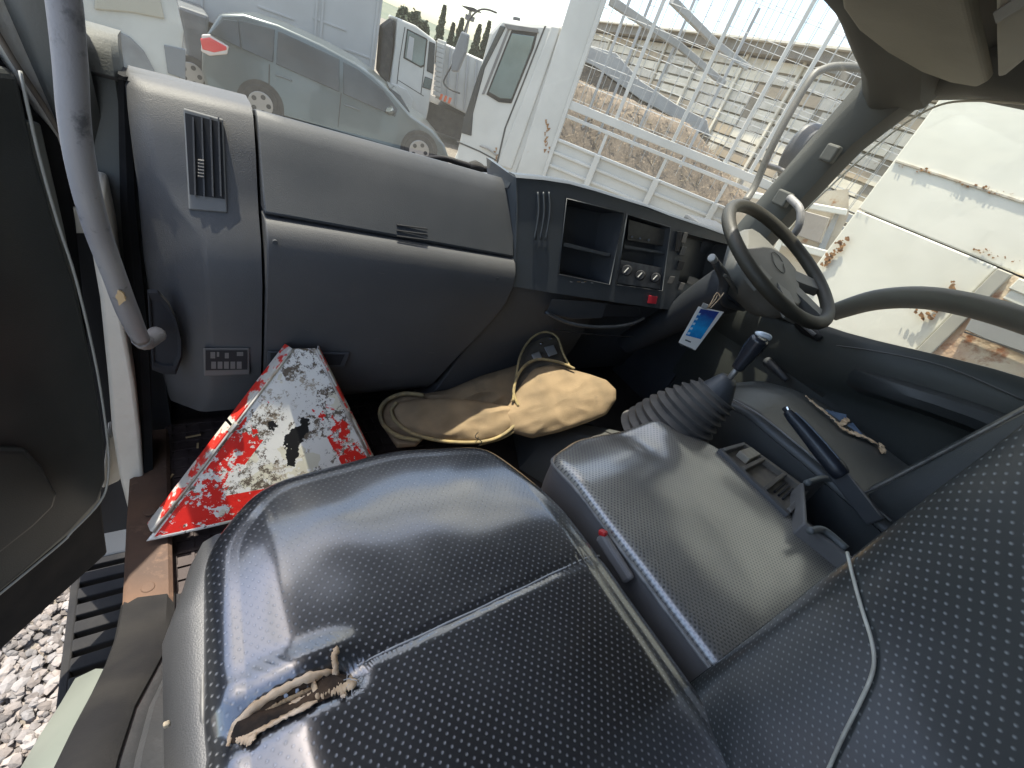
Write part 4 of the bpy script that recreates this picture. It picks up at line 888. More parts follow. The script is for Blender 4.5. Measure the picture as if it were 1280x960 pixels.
# driver backrest
rows = []
for k in range(16):
    u = k / 15; z = lerp(-.52, .25, u); y = lerp(.075, -.075, u); w_ = .02 + .012 * math.sin(math.pi * min(1, u * 1.4)); x0 = 1.105 - .02 * sstep(0, .15, u)
    rows.append([(x0 + .03, y - .14, z), (x0, y - .10, z), (x0 - .005, y - .03, z), (x0 + .010, y - .004, z), (x0 + .04, y + .006, z), (x0 + .09, y - .012, z), (1.27, y - .03, z), (1.42, y - .02, z), (1.49, y, z), (1.515, y - .05, z), (1.50, y - .14, z)])
loft(rows, 'backrest', VP, ds)
MB().tube([(1.115 - .02 * sstep(0, .15, u) , lerp(.075, -.075, u) + .001, lerp(-.52, .25, u)) for u in [i / 8 for i in range(9)]], .0026, 8).build('backrest_welt', mk('pale_welt', (.22, .215, .20), (.10, .10, .1), 50, rough=.5), ds, smooth=True)
MB().tube([(1.09, .02, -.50), (1.085, .05, -.485), (1.10, .072, -.49)], .012, 10).build('recliner_lever', PLD, ds, smooth=True)

# ================================================================== ENGINE COVER, GEAR LEVER, CONSOLE
rows = []
for y, zt, x0, x1 in ((1.0, -.84, .95, 1.05), (.80, -.83, .90, 1.06), (.66, -.79, .84, 1.06), (.56, -.74, .90, 1.06), (.50, -.66, .86, 1.06), (.42, -.62, .76, 1.06), (.30, -.62, .54, 1.06), (-.3, -.62, .54, 1.06)):
    rows.append([(x0 - .05, y, -.95), (x0 - .01, y, zt - .06), (x0 + .04, y, zt - .01), (x0 + .12, y, zt), (x1 - .08, y, zt), (x1 - .02, y, zt - .03), (x1 + .01, y, zt - .1), (x1 + .03, y, -.95)])
struct(loft(rows, 'engine_cover', mk('engine_cover_grey', (.055, .06, .062), (.085, .085, .08), 6, rough=.6, bump=.5, bsc=300)))
gl_ = empty('gear_lever', 'gear lever with ribbed rubber boot and dark knob with pale top', 'gear lever')
BT = mk('boot_rubber', (.10, .095, .088), (.06, .058, .055), 20, rough=.6, bump=.5, bsc=200)
pa, pb = Vector((.898, .392, -.590)), Vector((.953, .372, -.425)); rows = []
NR = 10
for i in range(NR * 6 + 1):
    t = i / (NR * 6); c = pa.lerp(pb, t) + Vector((-.015, .004, .012)) * math.sin(math.pi * t); r = lerp(.108, .048, t ** .9) + .0050 * math.cos(i / 6 * 2 * math.pi)
    ax = Vector((.10 + .32 * t, -.05, 1)).normalized() if True else 0; ux = ax.cross(Vector((0, 1, 0))).normalized(); uy = ax.cross(ux)
    rows.append([c + ux * math.cos(j * math.pi / 18) * r * .86 + uy * math.sin(j * math.pi / 18) * r for j in range(36)])
o = loft(rows, 'rubber_boot', BT, gl_)
o.data.polygons.foreach_set('use_smooth', [True] * len(o.data.polygons))
MB().tube([pb + Vector((-.004, 0, -.012)), pb + Vector((0, 0, .012)), pb + Vector((.004, 0, .045))], [.047, .034, .017], 18, sub=3).build('boot_collar', PLD, gl_, smooth=True)
ka, kb = on(905, 482, 0, .955), on(950, 424, 0, .958)
MB().tube([pb + Vector((.0, 0, .02)), ka, ka.lerp(kb, .45)], .0065, 10, sub=2).build('lever_rod', WORN, gl_, smooth=True)
for h in (0, .35, .7): MB().tube([ka.lerp(kb, -.15 + h * .16) - Vector((0, 0, .002)), ka.lerp(kb, -.15 + h * .16) + Vector((.001, 0, .005))], .017 - h * .004, 14, sub=1).build('lever_ring', WORN if h else BT, gl_, bevel=.001)
MB().tube([ka.lerp(kb, .38), ka.lerp(kb, .5), ka.lerp(kb, .8), ka.lerp(kb, .98), ka.lerp(kb, 1.03)], [.012, .0145, .0195, .019, .013], 18).build('knob', mk('knob_black', (.02, .022, .028), rough=.25), gl_, smooth=True)
tpk = ka.lerp(kb, 1.03); MB().tube([tpk + Vector((-.004, .012, .004)), tpk + Vector((-.012, 0, .009)), tpk + Vector((0, -.012, .010)), tpk + Vector((.014, -.010, .002))], [.004, .006, .0055, .003], 8).build('knob_badge', mk('badge_pale', (.62, .68, .74), rough=.2), gl_, smooth=True)
# parts tray between the seats
ty = empty('organiser_tray', 'dusty beige slotted plastic tray wedged beside the middle seat', 'tray')
tz = -.490
def tp(px, py, z=tz): return on(px, py, 2, z)
c4 = [tp(902, 563), tp(930, 555), tp(1008, 612), tp(984, 640)]
def bl4(u, v, z): p = c4[0].lerp(c4[1], u).lerp(c4[3].lerp(c4[2], u), v); return Vector((p.x, p.y, z))
def tbox(u0, u1, v0, v1, z0, z1, nm, m): return MB().hexa([bl4(u0, v0, z0), bl4(u1, v0, z0), bl4(u1, v1, z0), bl4(u0, v1, z0)], [bl4(u0, v0, z1), bl4(u1, v0, z1), bl4(u1, v1, z1), bl4(u0, v1, z1)]).build(nm, m, ty, bevel=.0015)
tbox(0, 1, 0, 1, tz - .014, tz - .011, 'tray_floor', TIN)
tbox(-.06, .04, -.03, 1.03, tz - .016, tz + .002, 'tray_rim', PL); tbox(.96, 1.06, -.03, 1.03, tz - .016, tz + .002, 'tray_rim', TIN)
for v in (0, .33, .66, 1.0): tbox(.04, .96, v - .02, v + .035, tz - .018, tz + .004, 'tray_divider', GREYP if v in (0, 1.0) else TIN)
tbox(.45, .98, .10, .27, tz - .010, tz + .006, 'tray_cover', mk('beige_cover', (.36, .33, .25), (.28, .25, .2), 60, rough=.7))
for v in (.42, .50, .58): tbox(.12, .92, v, v + .015, tz - .018, tz - .012, 'tray_rib', TIN)
for v in (.74, .80, .86): tbox(.35, .85, v, v + .03, tz - .018, tz - .006, 'tray_slot', VOID)
# console bin
cb = empty('centre_console', 'dark grey open console bin between middle and driver seats', 'console')
def cp(px, py, z=-.47): return on(px, py, 2, z)
rows = []
rim = [cp(1003, 606), cp(1030, 600), cp(1062, 612), cp(1098, 632), cp(1140, 668), cp(1090, 720), cp(1040, 680), cp(1006, 655)]
cen = sum(rim, Vector()) / len(rim)
for off, dz in ((1.06, -.14), (1.06, -.004), (1.03, .004), (.97, .004), (.93, -.006), (.86, -.09), (.05, -.092)):
    rows.append([Vector((cen.x + (p.x - cen.x) * off, cen.y + (p.y - cen.y) * off, p.z + dz)) for p in rim])
loft(rows, 'bin', GREYP, cb, bevel=.003)
for pts in (((1008, 604), (1032, 598), (1058, 612)), ((1012, 664), (1030, 663), (1058, 686))):
    MB().tube([cp(x, y, -.462) for x, y in pts], .0065, 10).build('bin_rim', mk('rim_grey', (.12, .13, .13), rough=.4), cb, smooth=True)
# handbrake
hbk = empty('handbrake', 'black handbrake lever with a long dark grip pointing up from the console', 'handbrake')
ha, hb_, hc_, hd = on(984, 514, 0, 1.02), on(1003, 535, 0, 1.02), on(1045, 585, 0, 1.02), on(1100, 648, 0, 1.03)
HBM = mk('handbrake_grip', (.018, .022, .03), rough=.32, bump=.3, bsc=500)
MB().tube([ha, ha.lerp(hb_, .4), hb_, hb_.lerp(hc_, .5), hc_, hc_.lerp(hd, .15)], [.009, .013, .0145, .017, .018, .015], 16).build('grip', HBM, hbk, smooth=True)
d = (ha - hb_).normalized(); MB().tube([ha, ha + d * .010], .0055, 12, sub=1).build('release_button', VOID, hbk, bevel=.001)
MB().tube([ha + Vector((0, 0, .004)), ha + d * .006 + Vector((0, 0, .006))], .004, 8, sub=1).build('button_ring', STEEL, hbk)
MB().beam(hc_ + Vector((0, 0, -.004)), hd + Vector((0, 0, -.01)), .010, .034).build('lever_arm', PLD, hbk, bevel=.003)
up_ = Vector((-.002, .004, .0155)); MB().tube([hb_.lerp(ha, .6) + up_ * .8, hb_ + up_, hb_.lerp(hc_, .5) + up_ * 1.2, hc_ + up_ * 1.2], .0022, 6).build('grip_sheen', mk('painted_sheen', (.10, .12, .15), rough=.25), hbk, smooth=True)  # lighter bluish strip, a sheen along the grip put into colour
MB().tube([hc_ + Vector((-.004, 0, .014)), hc_.lerp(hd, .5) + Vector((-.004, 0, .010)), hd + Vector((-.004, 0, .006))], .0018, 6).build('brake_rod', WORN, hbk, smooth=True)

# ================================================================== WARNING TRIANGLE
tri = empty('warning_triangle', 'battered red and white folding warning triangle leaning in the passenger footwell', 'warning sign')
TO = Vector((-.06, .642, -.90)); TNv = Vector((0, -(.33), .16)).normalized()    # face plane leaning forward onto the dash
def tf(px, py, off=0): return hit(px, py, TO + TNv * off, TNv)
TU = Vector((1, 0, 0)); TV = TNv.cross(TU); TV = TV if TV.z > 0 else -TV
A_, B_, C_, D_ = tf(183, 676), tf(366, 436), tf(394, 437), tf(462, 572)
def t2(p): q = p - A_; return Vector((q.dot(TU), q.dot(TV)))
a2, b2, c2, d2 = map(t2, (A_, B_, C_, D_)); rdir = (d2 - c2).normalized(); e2 = c2 + rdir * ((c2.y) / -rdir.y)       # right corner on the bottom line
k2 = t2(tf(430, 500))
print('triangle', [tuple(round(v, 3) for v in p) for p in (a2, b2, c2, d2, e2)])
def inside(p):
    ds_ = []
    poly = [a2, e2, c2, b2]
    for i in range(4):
        u, v = poly[i], poly[(i + 1) % 4]; dd_ = (v - u).normalized(); ds_.append(dd_.x * (p.y - u.y) - dd_.y * (p.x - u.x))
    return ds_
NU, NV = 90, 90; mb = MB(); attr = []
bx0, bx1, by1 = a2.x, e2.x, b2.y
def sdseg(p, a, b):
    u = max(0, min(1, (p - a).dot(b - a) / (b - a).length_squared)); return (p - a - (b - a) * u).length
blkpoly = [t2(tf(*p)) for p in ((377, 517), (389, 527), (386, 541), (378, 551), (368, 584), (358, 582), (352, 548), (362, 534), (375, 530))]
def inpoly(p, P):
    c = False; j = len(P) - 1
    for i in range(len(P)):
        if (P[i].y > p.y) != (P[j].y > p.y) and p.x < (P[j].x - P[i].x) * (p.y - P[i].y) / (P[j].y - P[i].y) + P[i].x: c = not c
        j = i
    return c
smb = t2(tf(341, 532))
for j in range(NV + 1):
    v = j / NV; y = by1 * v
    xl = a2.x + (b2.x - a2.x) * v; xr = e2.x + (c2.x - e2.x) * v
    for i in range(NU + 1):
        p = Vector((lerp(xl, xr, i / NU), y)); dd_ = inside(p); ed = min(dd_[0], dd_[1], dd_[3])
        dent = .0025 * noise.noise(Vector((p.x * 9, p.y * 9, 0)))
        q = A_ + TU * p.x + TV * p.y + TNv * dent; mb.v.append(q)
        db_ = min(sdseg(p, blkpoly[n_], blkpoly[(n_ + 1) % len(blkpoly)]) for n_ in range(len(blkpoly)))
        bs = db_ if inpoly(p, blkpoly) else -db_; bs = max(bs, .010 - (Vector(((p.x - smb.x), (p.y - smb.y) * .8))).length)
        attr += [ed * 5, bs * 10 + .5, dd_[1] * 5, 1]
for j in range(NV):
    for i in range(NU): k = j * (NU + 1) + i; mb.f.append([k, k + 1, k + NU + 2, k + NU + 1])
TM = bpy.data.materials.new('worn_reflective_sheeting'); TM.use_nodes = True; n = TM.node_tree; k = n.links.new; b = n.nodes['Principled BSDF']; b.inputs['Roughness'].default_value = .45
at = n.nodes.new('ShaderNodeAttribute'); at.attribute_name = 'zone'; sp_ = n.nodes.new('ShaderNodeSeparateColor'); k(at.outputs['Color'], sp_.inputs[0]); tt = n.nodes.new('ShaderNodeTexCoord')
def noi(sc, det=6, ro=.6):
    a = n.nodes.new('ShaderNodeTexNoise'); a.inputs['Scale'].default_value = sc; a.inputs['Detail'].default_value = det; a.inputs['Roughness'].default_value = ro; k(tt.outputs['Object'], a.inputs[0]); return a.outputs[0]
def mth(op, a, b_=None, c_=None):
    q = n.nodes.new('ShaderNodeMath'); q.operation = op
    for i, v in enumerate((a, b_, c_)):
        if v is None: continue
        if isinstance(v, (int, float)): q.inputs[i].default_value = v
        else: k(v, q.inputs[i])
    return q.outputs[0]
def mixc(f, a, b_):
    q = n.nodes.new('ShaderNodeMix'); q.data_type = 'RGBA'; k(f, q.inputs[0])
    for i, v in ((6, a), (7, b_)):
        if isinstance(v, tuple): q.inputs[i].default_value = v
        else: k(v, q.inputs[i])
    return q.outputs[2]
ed_ = sp_.outputs[0]; blk_ = sp_.outputs[1]; dl_ = sp_.outputs[2]
band = mth('MULTIPLY', mth('GREATER_THAN', ed_, .03), mth('LESS_THAN', ed_, .30))
# worn: coarse noise eats the right side and top, the lower left stays
geo = n.nodes.new('ShaderNodeSeparateXYZ'); k(tt.outputs['Generated'], geo.inputs[0])
low = mth('MULTIPLY', mth('SUBTRACT', .55, mth('ADD', geo.outputs[2], mth('MULTIPLY', geo.outputs[0], .30))), .20)      # lower left kept its sheeting best
wear = mth('SUBTRACT', noi(14, 8, .66), low)
keep = mth('MULTIPLY', mth('LESS_THAN', wear, .500), mth('LESS_THAN', noi(75, 6, .7), .60))
redm = mth('MULTIPLY', band, keep)
col = mixc(mth('GREATER_THAN', noi(9, 4), .56), (.78, .76, .70, 1), (.70, .66, .52, 1))
grime = mth('GREATER_THAN', noi(48, 12, .82), .525)
col = mixc(mth('MULTIPLY', grime, mth('GREATER_THAN', noi(11, 5), .46)), col, (.13, .10, .07, 1))
col = mixc(mth('MULTIPLY', mth('GREATER_THAN', noi(26, 9, .8), .575), .8), col, (.34, .27, .18, 1))
col = mixc(redm, col, (.70, .022, .014, 1))
bm_ = mth('MULTIPLY', mth('GREATER_THAN', mth('ADD', blk_, mth('MULTIPLY', mth('SUBTRACT', noi(70, 4), .5), .25)), .52), mth('LESS_THAN', noi(45, 4), .60))
col = mixc(bm_, col, (.012, .012, .012, 1))
k(col, b.inputs['Base Color'])
bb = n.nodes.new('ShaderNodeBump'); bb.inputs['Strength'].default_value = .5; bb.inputs['Distance'].default_value = .002; k(noi(40, 8, .7), bb.inputs['Height']); k(bb.outputs[0], b.inputs['Normal'])
o = mb.build('sign_face', TM, tri, smooth=True)
ca = o.data.color_attributes.new('zone', 'FLOAT_COLOR', 'POINT'); ca.data.foreach_set('color', attr)
sd = o.modifiers.new('s', 'SOLIDIFY'); sd.thickness = .002; sd.offset = -1
REDW = mk('chipped_red_paint', (.62, .03, .02), (.50, .03, .02), 9, rough=.45, c3=(.52, .50, .45), sc3=26, t3=.49, w3=.03)
def W3(p, off=0): return A_ + TU * p.x + TV * p.y + TNv * off
# folded side flanges, each bent down away from the face, in two lengths with a joint
def flange(p, q, out, name):
    n_ = out; MB().hexa([W3(p, .004), W3(q, .004), W3(q, .004) + n_ * .006, W3(p, .004) + n_ * .006], [W3(p, -.022) + n_ * .010, W3(q, -.022) + n_ * .010, W3(q, -.022) + n_ * .013, W3(p, -.022) + n_ * .013]).build(name, REDW, tri, bevel=.001)
ld = (b2 - a2).normalized(); lo_n = TU * (-ld.y) + TV * (ld.x); rdn = TU * (-rdir.y) + TV * rdir.x; rdn = rdn if rdn.x > 0 else -rdn; lo_n = lo_n if lo_n.x < 0 else -lo_n
mid = a2.lerp(b2, .57); flange(a2 + ld * .02, mid, lo_n, 'side_flange'); flange(mid + ld * .006, b2, lo_n, 'side_flange')
midr = c2.lerp(e2, .42); flange(midr, c2, rdn, 'side_flange'); flange(e2, midr + rdir * .006, rdn, 'side_flange')
EDG = mk('bare_edge', (.55, .53, .48), (.25, .22, .18), 40, rough=.4, metal=.5)
MB().tube([W3(a2 + ld * .02, .003), W3(mid, .003), W3(b2, .003)], .0028, 8, sub=1).build('rolled_edge', EDG, tri, smooth=True)
MB().tube([W3(c2, .003), W3(midr, .003), W3(e2, .003)], .0028, 8, sub=1).build('rolled_edge', EDG, tri, smooth=True)
MB().tube([W3(mid - ld * .008, .004), W3(mid + ld * .012, .004)], .006, 8, sub=1).build('hinge_knuckle', EDG, tri, bevel=.001)
MB().tube([W3(midr - rdir * .008, .004), W3(midr + rdir * .012, .004)], .006, 8, sub=1).build('hinge_knuckle', EDG, tri, bevel=.001)

# ================================================================== CANVAS BAG
bag = empty('canvas_bag', 'crumpled khaki canvas tool bag with yellow bound edges and an open loop flap', 'bag')
def bz(x, y): return -.795 + .36 * (x - .38) + .55 * (y - .8)
BN = Vector((-.36, -.55, 1)).normalized(); BO = Vector((.38, .8, -.795))
def bf(px, py, off=0): return hit(px, py, BO + BN * off, BN)
def pillow(name, pts, th, m, off=0, base=0, rings=22, wr=.006, seed=0, closedbottom=True, prof_=.5):
    P = resample([Vector((a, b, 0)) for a, b in pts], 110); c = sum(P, Vector()) / len(P); rows = []
    if closedbottom: rows.append([bf(lerp(p.x, c.x, .04), lerp(p.y, c.y, .04), off + base) for p in P])
    for j in range(rings + 1):
        t = j / rings * .97; h = (1 - (1 - t) ** 2.6) ** prof_
        row = []
        for p in P:
            q = p.lerp(c, t); z = bf(q.x, q.y, off); w_ = (.35 - abs(noise.noise(Vector((q.x * .030 + q.y * .02, q.y * .045, seed))))) * wr * 3.0 + noise.noise(Vector((q.x * .05 + q.y * .03, q.y * .05 - q.x * .03, seed + 5))) * wr * 1.2
            row.append(bf(q.x, q.y, off + th * h + w_ * min(1, t * 4)))
        rows.append(row)
    return loft(rows, name, m, bag)
def btube(name, pts, r, off, m=YEL, sub=5): return MB().tube([bf(x, y, o if isinstance(o, float) else off) for (x, y), o in zip(pts, [off] * len(pts))], r, 8, sub=sub).build(name, m, bag, smooth=True)
# back part leaning up to the dash
pillow('bag_back', ((520, 494), (560, 487), (600, 470), (640, 458), (668, 448), (672, 470), (660, 500), (620, 520), (560, 530), (520, 520)), .03, CANV, -.04, -.05, seed=1)
# lining seen through the open loop, coloured dark for the shade in the mouth
pillow('bag_lining', ((648, 505), (642, 480), (648, 452), (662, 428), (680, 418), (697, 424), (704, 445), (708, 462), (690, 500), (668, 512)), .01, CANVI, -.01, -.03, seed=2)
# right lobe
pillow('bag_body', ((690, 454), (712, 461), (738, 468), (758, 475), (770, 487), (770, 500), (758, 518), (735, 528), (700, 540), (665, 548), (636, 540), (625, 520), (640, 498), (652, 478), (668, 460)), .030, CANV, .0, -.09, seed=3, wr=.0030)
# left flap lobe
pillow('flap', ((490, 512), (496, 503), (520, 499), (555, 497), (600, 502), (640, 508), (655, 508), (648, 526), (628, 546), (600, 553), (560, 552), (520, 545), (498, 532)), .022, CANV, .004, -.06, seed=4, wr=.004)
btube('binding', ((655, 506), (650, 522), (634, 540), (610, 551), (575, 553), (540, 549), (512, 540), (494, 526), (489, 513), (496, 503)), .0048, .014)
btube('binding', ((660, 520), (648, 534), (628, 547), (600, 555)), .0045, .006)
btube('binding', ((648, 508), (642, 490), (648, 468), (660, 454), (676, 449), (700, 453), (718, 461)), .0042, .022)
btube('binding', ((641, 502), (644, 478), (650, 446), (663, 424), (680, 415), (696, 421), (704, 442), (712, 458)), .0036, .022)
btube('binding', ((530, 494), (505, 492), (484, 500), (475, 514), (480, 532), (500, 546), (526, 550)), .0055, .004)
pillow('flap_under', ((476, 514), (484, 501), (505, 493), (530, 495), (545, 505), (540, 530), (530, 548), (520, 558), (496, 560), (480, 536)), .02, CANV, -.02, -.05, seed=6)
MB().tube([bf(598, 540, .03), bf(594, 546, .036), bf(602, 552, .03), bf(598, 558, .02)], .0012, 6).build('loose_thread', BLK, bag, smooth=True)
for q in (((664, 443), (674, 439), (678, 448), (668, 451)), ((680, 434), (692, 431), (697, 442), (686, 446))):
    MB().hexa([bf(*p, .008) for p in q], [bf(*p, .018) for p in q]).build('tool_end', mk('tool_metal', (.30, .31, .32), rough=.35, metal=.6), bag, bevel=.002)
for x, y in ((688, 424), (676, 430)): a = bf(x, y, .006); MB().cyl(a, a + BN * .006, .004, 10).build('eyelet', STEEL, bag, bevel=.001)

# bits of litter on the mat
for i, (px, py, ln, an) in enumerate(((232, 547, .03, .1), (247, 560, .015, 1.5), (212, 598, .012, 1.0))):
    c = on(px, py, 2, -.930); tag(MB().beam(c, c + Vector((math.cos(an) * ln, math.sin(an) * ln, .001)), .004, .002).build('straw', mk('straw_tan', (.40, .28, .14), rough=.9)),
        ('longest straw scrap lying on the footwell mat', 'short straw scrap on the footwell mat behind the longest one', 'tiny straw scrap on the mat close to the sill')[i], 'straw', 'straw scraps on the floor mat')
c = on(208, 905, 0, -.03); tag(MB().box(c.x - .0015, c.x + .002, c.y - .002, c.y + .001, c.z - .002, c.z + .003).build('paper_scrap', mk('paper_tan', (.34, .28, .19), rough=.9), bevel=.001), 'tiny tan scrap on the metal floor beside the seat', 'scrap')

# ================================================================== OUTSIDE: vehicles in the yard
G0 = -H
def wheel(F, a, z, r, wd, t, parent, name='wheel'):
    c = F.pt(a, z, t); w_ = MB().cyl(c, c + F.n * wd, r, 28).build(name, TYRE, parent, bevel=.02)
    MB().cyl(c - F.n * .012, c + F.n * .05, r * .66, 24).build('rim', RIM, w_, bevel=.01)
    for i in range(5):
        an = i * 1.2566; p = c - F.n * .014 + (F.d * math.cos(an) + Vector((0, 0, 1)) * math.sin(an)) * r * .42
        MB().cyl(p, p - F.n * .004, r * .13, 10).build('rim_hole', TYRE, w_)
    return w_
def sealed(F_, q, t, name, m, parent, grow=.035):
    c = (sum(a for a, z in q) / len(q), sum(z for a, z in q) / len(q)); Q = []
    for a, z in q:
        d = Vector((a - c[0], z - c[1])); l_ = d.length; d = d * ((l_ + grow) / l_); Q.append((c[0] + d.x, c[1] + d.y))
    MB().fpoly(F_, Q, t - .004, t + .05).build('window_seal', BLK, parent, bevel=.008)
    return MB().fpoly(F_, q, t - .012, t + .04).build(name, m, parent, bevel=.008)
# ---- silver MPV
F = azframe(15, 10.9)
car = empty('parked_car', 'silver people carrier parked side-on behind the dash, red tail lamp at left', 'car')
P = lambda *q: [F.px(*p) for p in q]
bot = G0 + .22
roof = P((272, 17), (300, 17), (345, 31), (400, 56), (446, 81), (467, 96), (490, 117), (515, 146), (541, 164), (556, 182))
ra = F.px(251, 56); nose = F.px(560, 200)
prof_ = [(ra[0] + .06, bot)] + [(ra[0] - .02, bot + .35), (ra[0] + .0, ra[1] - .05), (ra[0] + .04, ra[1] + .10)] + roof + [(nose[0] + .05, nose[1]), (nose[0] + .03, bot)]
def inset(F_, pts, t, ins, c=None):
    return [F_.pt(a, z, t) for a, z in pts]
bz_belt = lambda a: lerp(F.px(300, 62)[1], F.px(493, 147)[1], (a - F.px(300, 62)[0]) / (F.px(493, 147)[0] - F.px(300, 62)[0]))
rows = []
for t, k in ((.0, 0), (.9, 0)):
    pass
def carpt(a, z, t):      # greenhouse leans inwards on both flanks
    bl = bz_belt(a); up_ = max(0, z - bl); side = 1 if t < .9 else -1; return F.pt(a, z, t + side * up_ * .35)
rows = [[carpt(a, z, t) for a, z in prof_] for t in (0.0, .06, 1.74, 1.80)]
for r_, k in ((0, .985), (3, .985)):
    c = sum(rows[r_], Vector()) / len(rows[r_]); rows[r_] = [c + (p - c) * k for p in rows[r_]]
body = loft(rows, 'body', SILV, car, bevel=.03)
for i, Q in enumerate((((292, 26), (300, 60), (262, 40), (270, 25)), ((297, 25), (342, 37), (341, 78), (303, 61)), ((346, 39), (424, 75), (424, 115), (345, 80)), ((429, 78), (448, 88), (478, 112), (497, 137), (494, 146), (429, 117)))):
    if i == 0: Q = ((262, 42), (278, 24), (296, 26), (301, 60))
    q = [F.px(*p) for p in Q]
    MB().hexa([carpt(a, z, -.03) for a, z in q], [carpt(a, z, .05) for a, z in q]).build('side_window', GLS, car, bevel=.01)
q = P((486, 112), (500, 122), (512, 142), (505, 152)); MB().hexa([carpt(a, z, .12) + Vector((0, 0, .012)) + F.d * .02 for a, z in q], [carpt(a, z, 1.6) + Vector((0, 0, .012)) + F.d * .02 for a, z in q]).build('windscreen', GLS, car)
q = P((250, 48), (262, 46), (284, 58), (284, 63), (268, 66), (253, 62)); MB().fpoly(F, q, -.02, .15).build('tail_lamp', RED, car, bevel=.02)
q = P((252, 43), (262, 43), (286, 58), (284, 68), (262, 70), (251, 64)); MB().fpoly(F, q, -.012, .13).build('lamp_surround', mk('clear_lens', (.55, .50, .47), rough=.2), car, bevel=.02)
for (x, y) in ((355, 97), (440, 134)):
    a = F.px(x - 10, y - 3); b = F.px(x + 10, y + 4); MB().tube([F.pt(*a, -.01), F.pt((a[0] + b[0]) / 2, (a[1] + b[1]) / 2 + .01, -.035), F.pt(*b, -.01)], .014, 8).build('door_handle', SILV, car, smooth=True)
m = F.px(487, 137); MB().tube([F.pt(m[0] - .02, m[1] + .02, -.14), F.pt(m[0], m[1], -.12), F.pt(m[0] + .08, m[1] - .03, -.0)], [.07, .085, .03], 12).build('wing_mirror', SILV, car, smooth=True)
for x0, y0, x1, y1 in ((336, 80, 338, 140), (426, 116, 424, 190)):
    a = F.px(x0, y0); MB().fpoly(F, [(a[0], a[1]), (a[0] + .014, a[1]), (a[0] + .014, a[1] - .62), (a[0], a[1] - .62)], -.003, .01).build('door_gap', TYRE, car)
for (x, y) in ((326, 128), (524, 188)):
    a, z = F.px(x, y); z = G0 + .33; 
    ar = [(a + .40 * math.cos(i * math.pi / 12), G0 + .33 + .40 * math.sin(i * math.pi / 12)) for i in range(13)] + [(a - .40, G0 + .2), (a + .40, G0 + .2)]
    MB().fpoly(F, ar, -.004, .1).build('wheel_arch', TYRE, car)
    wheel(F, a, z, .325, .2, -.012, car)
# ---- white box truck behind the car
F = azframe(13, 13.6)
bt = empty('box_truck', 'white box-bodied truck with plain panel sides parked behind the silver car', 'truck')
xr = F.px(473, 45)[0]; xm = F.px(398, 20)[0]; xl = xm - 4.4; zt = 2.2; zb = G0 + 1.1
MB().fbox(F, xl, xr, zb, zt, 0, 2.4).build('box_body', WHT2, bt, bevel=.02)
for x in (xm - .05, xm + .07, xr - .10, xl + .02, xm - 2.2): MB().fbox(F, x - .02, x + .03, zb + .02, zt - .02, -.03, .001).build('panel_rib', WHT2, bt, bevel=.006)
for px_, py_ in ((345, 16), (412, 30), (450, 68)):
    a, z = F.px(px_, py_); MB().fbox(F, a - .35, a + .35, z - .02, z + .02, -.02, .001).build('latch_bar', WHT2, bt, bevel=.004)
MB().fbox(F, xl, xr + .2, zb - .35, zb - .02, .4, 2.0).build('chassis', TYRE, bt)
for a in (xl + 1.0, xl + 2.3): wheel(F, a, G0 + .5, .5, .3, .05, bt)
# its cab
ex = P2 = None
Pq = lambda *q: [F.px(*p) for p in q]
MB().fpoly(F, Pq((479, 35), (494, 24), (493, 60), (487, 108), (474, 95)), .15, 1.2).build('air_intake', TYRE, bt, bevel=.05)
cabp = Pq((497, 22), (520, 32), (546, 52), (543, 90), (536, 138), (530, 165), (492, 150), (487, 110), (494, 60))
MB().fpoly(F, cabp, .05, 2.3).build('cab', WHT, bt, bevel=.04)
sealed(F, Pq((510, 38), (533, 50), (530, 81), (526, 83), (506, 72)), .04, 'window', GLT, bt)
MB().fpoly(F, Pq((512, 45), (518, 48), (515, 76), (508, 72)), .02, .03).build('seat_edge_seen', WHT2, bt)
sealed(F, Pq((537, 53), (544, 56), (542, 92), (534, 88)), .04, 'quarter_window', GLS, bt, .02)
sealed(F, Pq((532, 97), (540, 100), (538, 112), (529, 109)), .04, 'kerb_window', GLT, bt, .02)
for q in (((507, 34), (500, 75), (499, 76), (506, 34)), ((500, 76), (497, 105), (496, 105), (499, 76)), ((498, 100), (530, 120), (530, 121), (498, 101)), ((535, 50), (527, 118), (526, 118), (534, 50))): MB().fpoly(F, Pq(*q), .045, .06).build('panel_line', TYRE, bt)
MB().fpoly(F, Pq((490, 104), (508, 112), (516, 125), (513, 146), (506, 140), (500, 122), (488, 112)), -.02, .10).build('mudguard', WHT, bt, bevel=.01)
wheel(F, Pq((500, 140))[0][0], G0 + .5, .5, .3, .06, bt)
# ---- tipper truck further back
F = azframe(27, 15)
tt_ = empty('tipper_truck', 'grey ribbed tipper body with orange striped plate, beyond the two white cabs', 'truck')
Pq = lambda *q: [F.px(*p) for p in q]
MB().fpoly(F, Pq((545, 50), (640, 92), (640, 165), (592, 148), (546, 124)), .1, 2.3).build('tipper_body', mk('tipper_grey', (.52, .51, .47), (.44, .43, .39), 2, rough=.6), tt_, bevel=.03)
MB().fpoly(F, Pq((547, 48), (558, 52), (550, 120), (544, 124)), .0, .1).build('corner_post', WHT, tt_, bevel=.02)
for i in range(11):
    a, z = F.px(lerp(551, 546, i / 10), 57 + i * 6); MB().fbox(F, a - .10, a + .10, z - .05, z + .05, -.05, .001).build('post_rib', WHT, tt_, bevel=.01)
for i in range(8):
    q = Pq((562 + i * 11, 58 + i * 5), (564 + i * 11, 59 + i * 5), (559 + i * 11, 128 + i * 5), (557 + i * 11, 127 + i * 5)); MB().fpoly(F, q, .02, .1).build('side_rib', WHT2, tt_, bevel=.01)
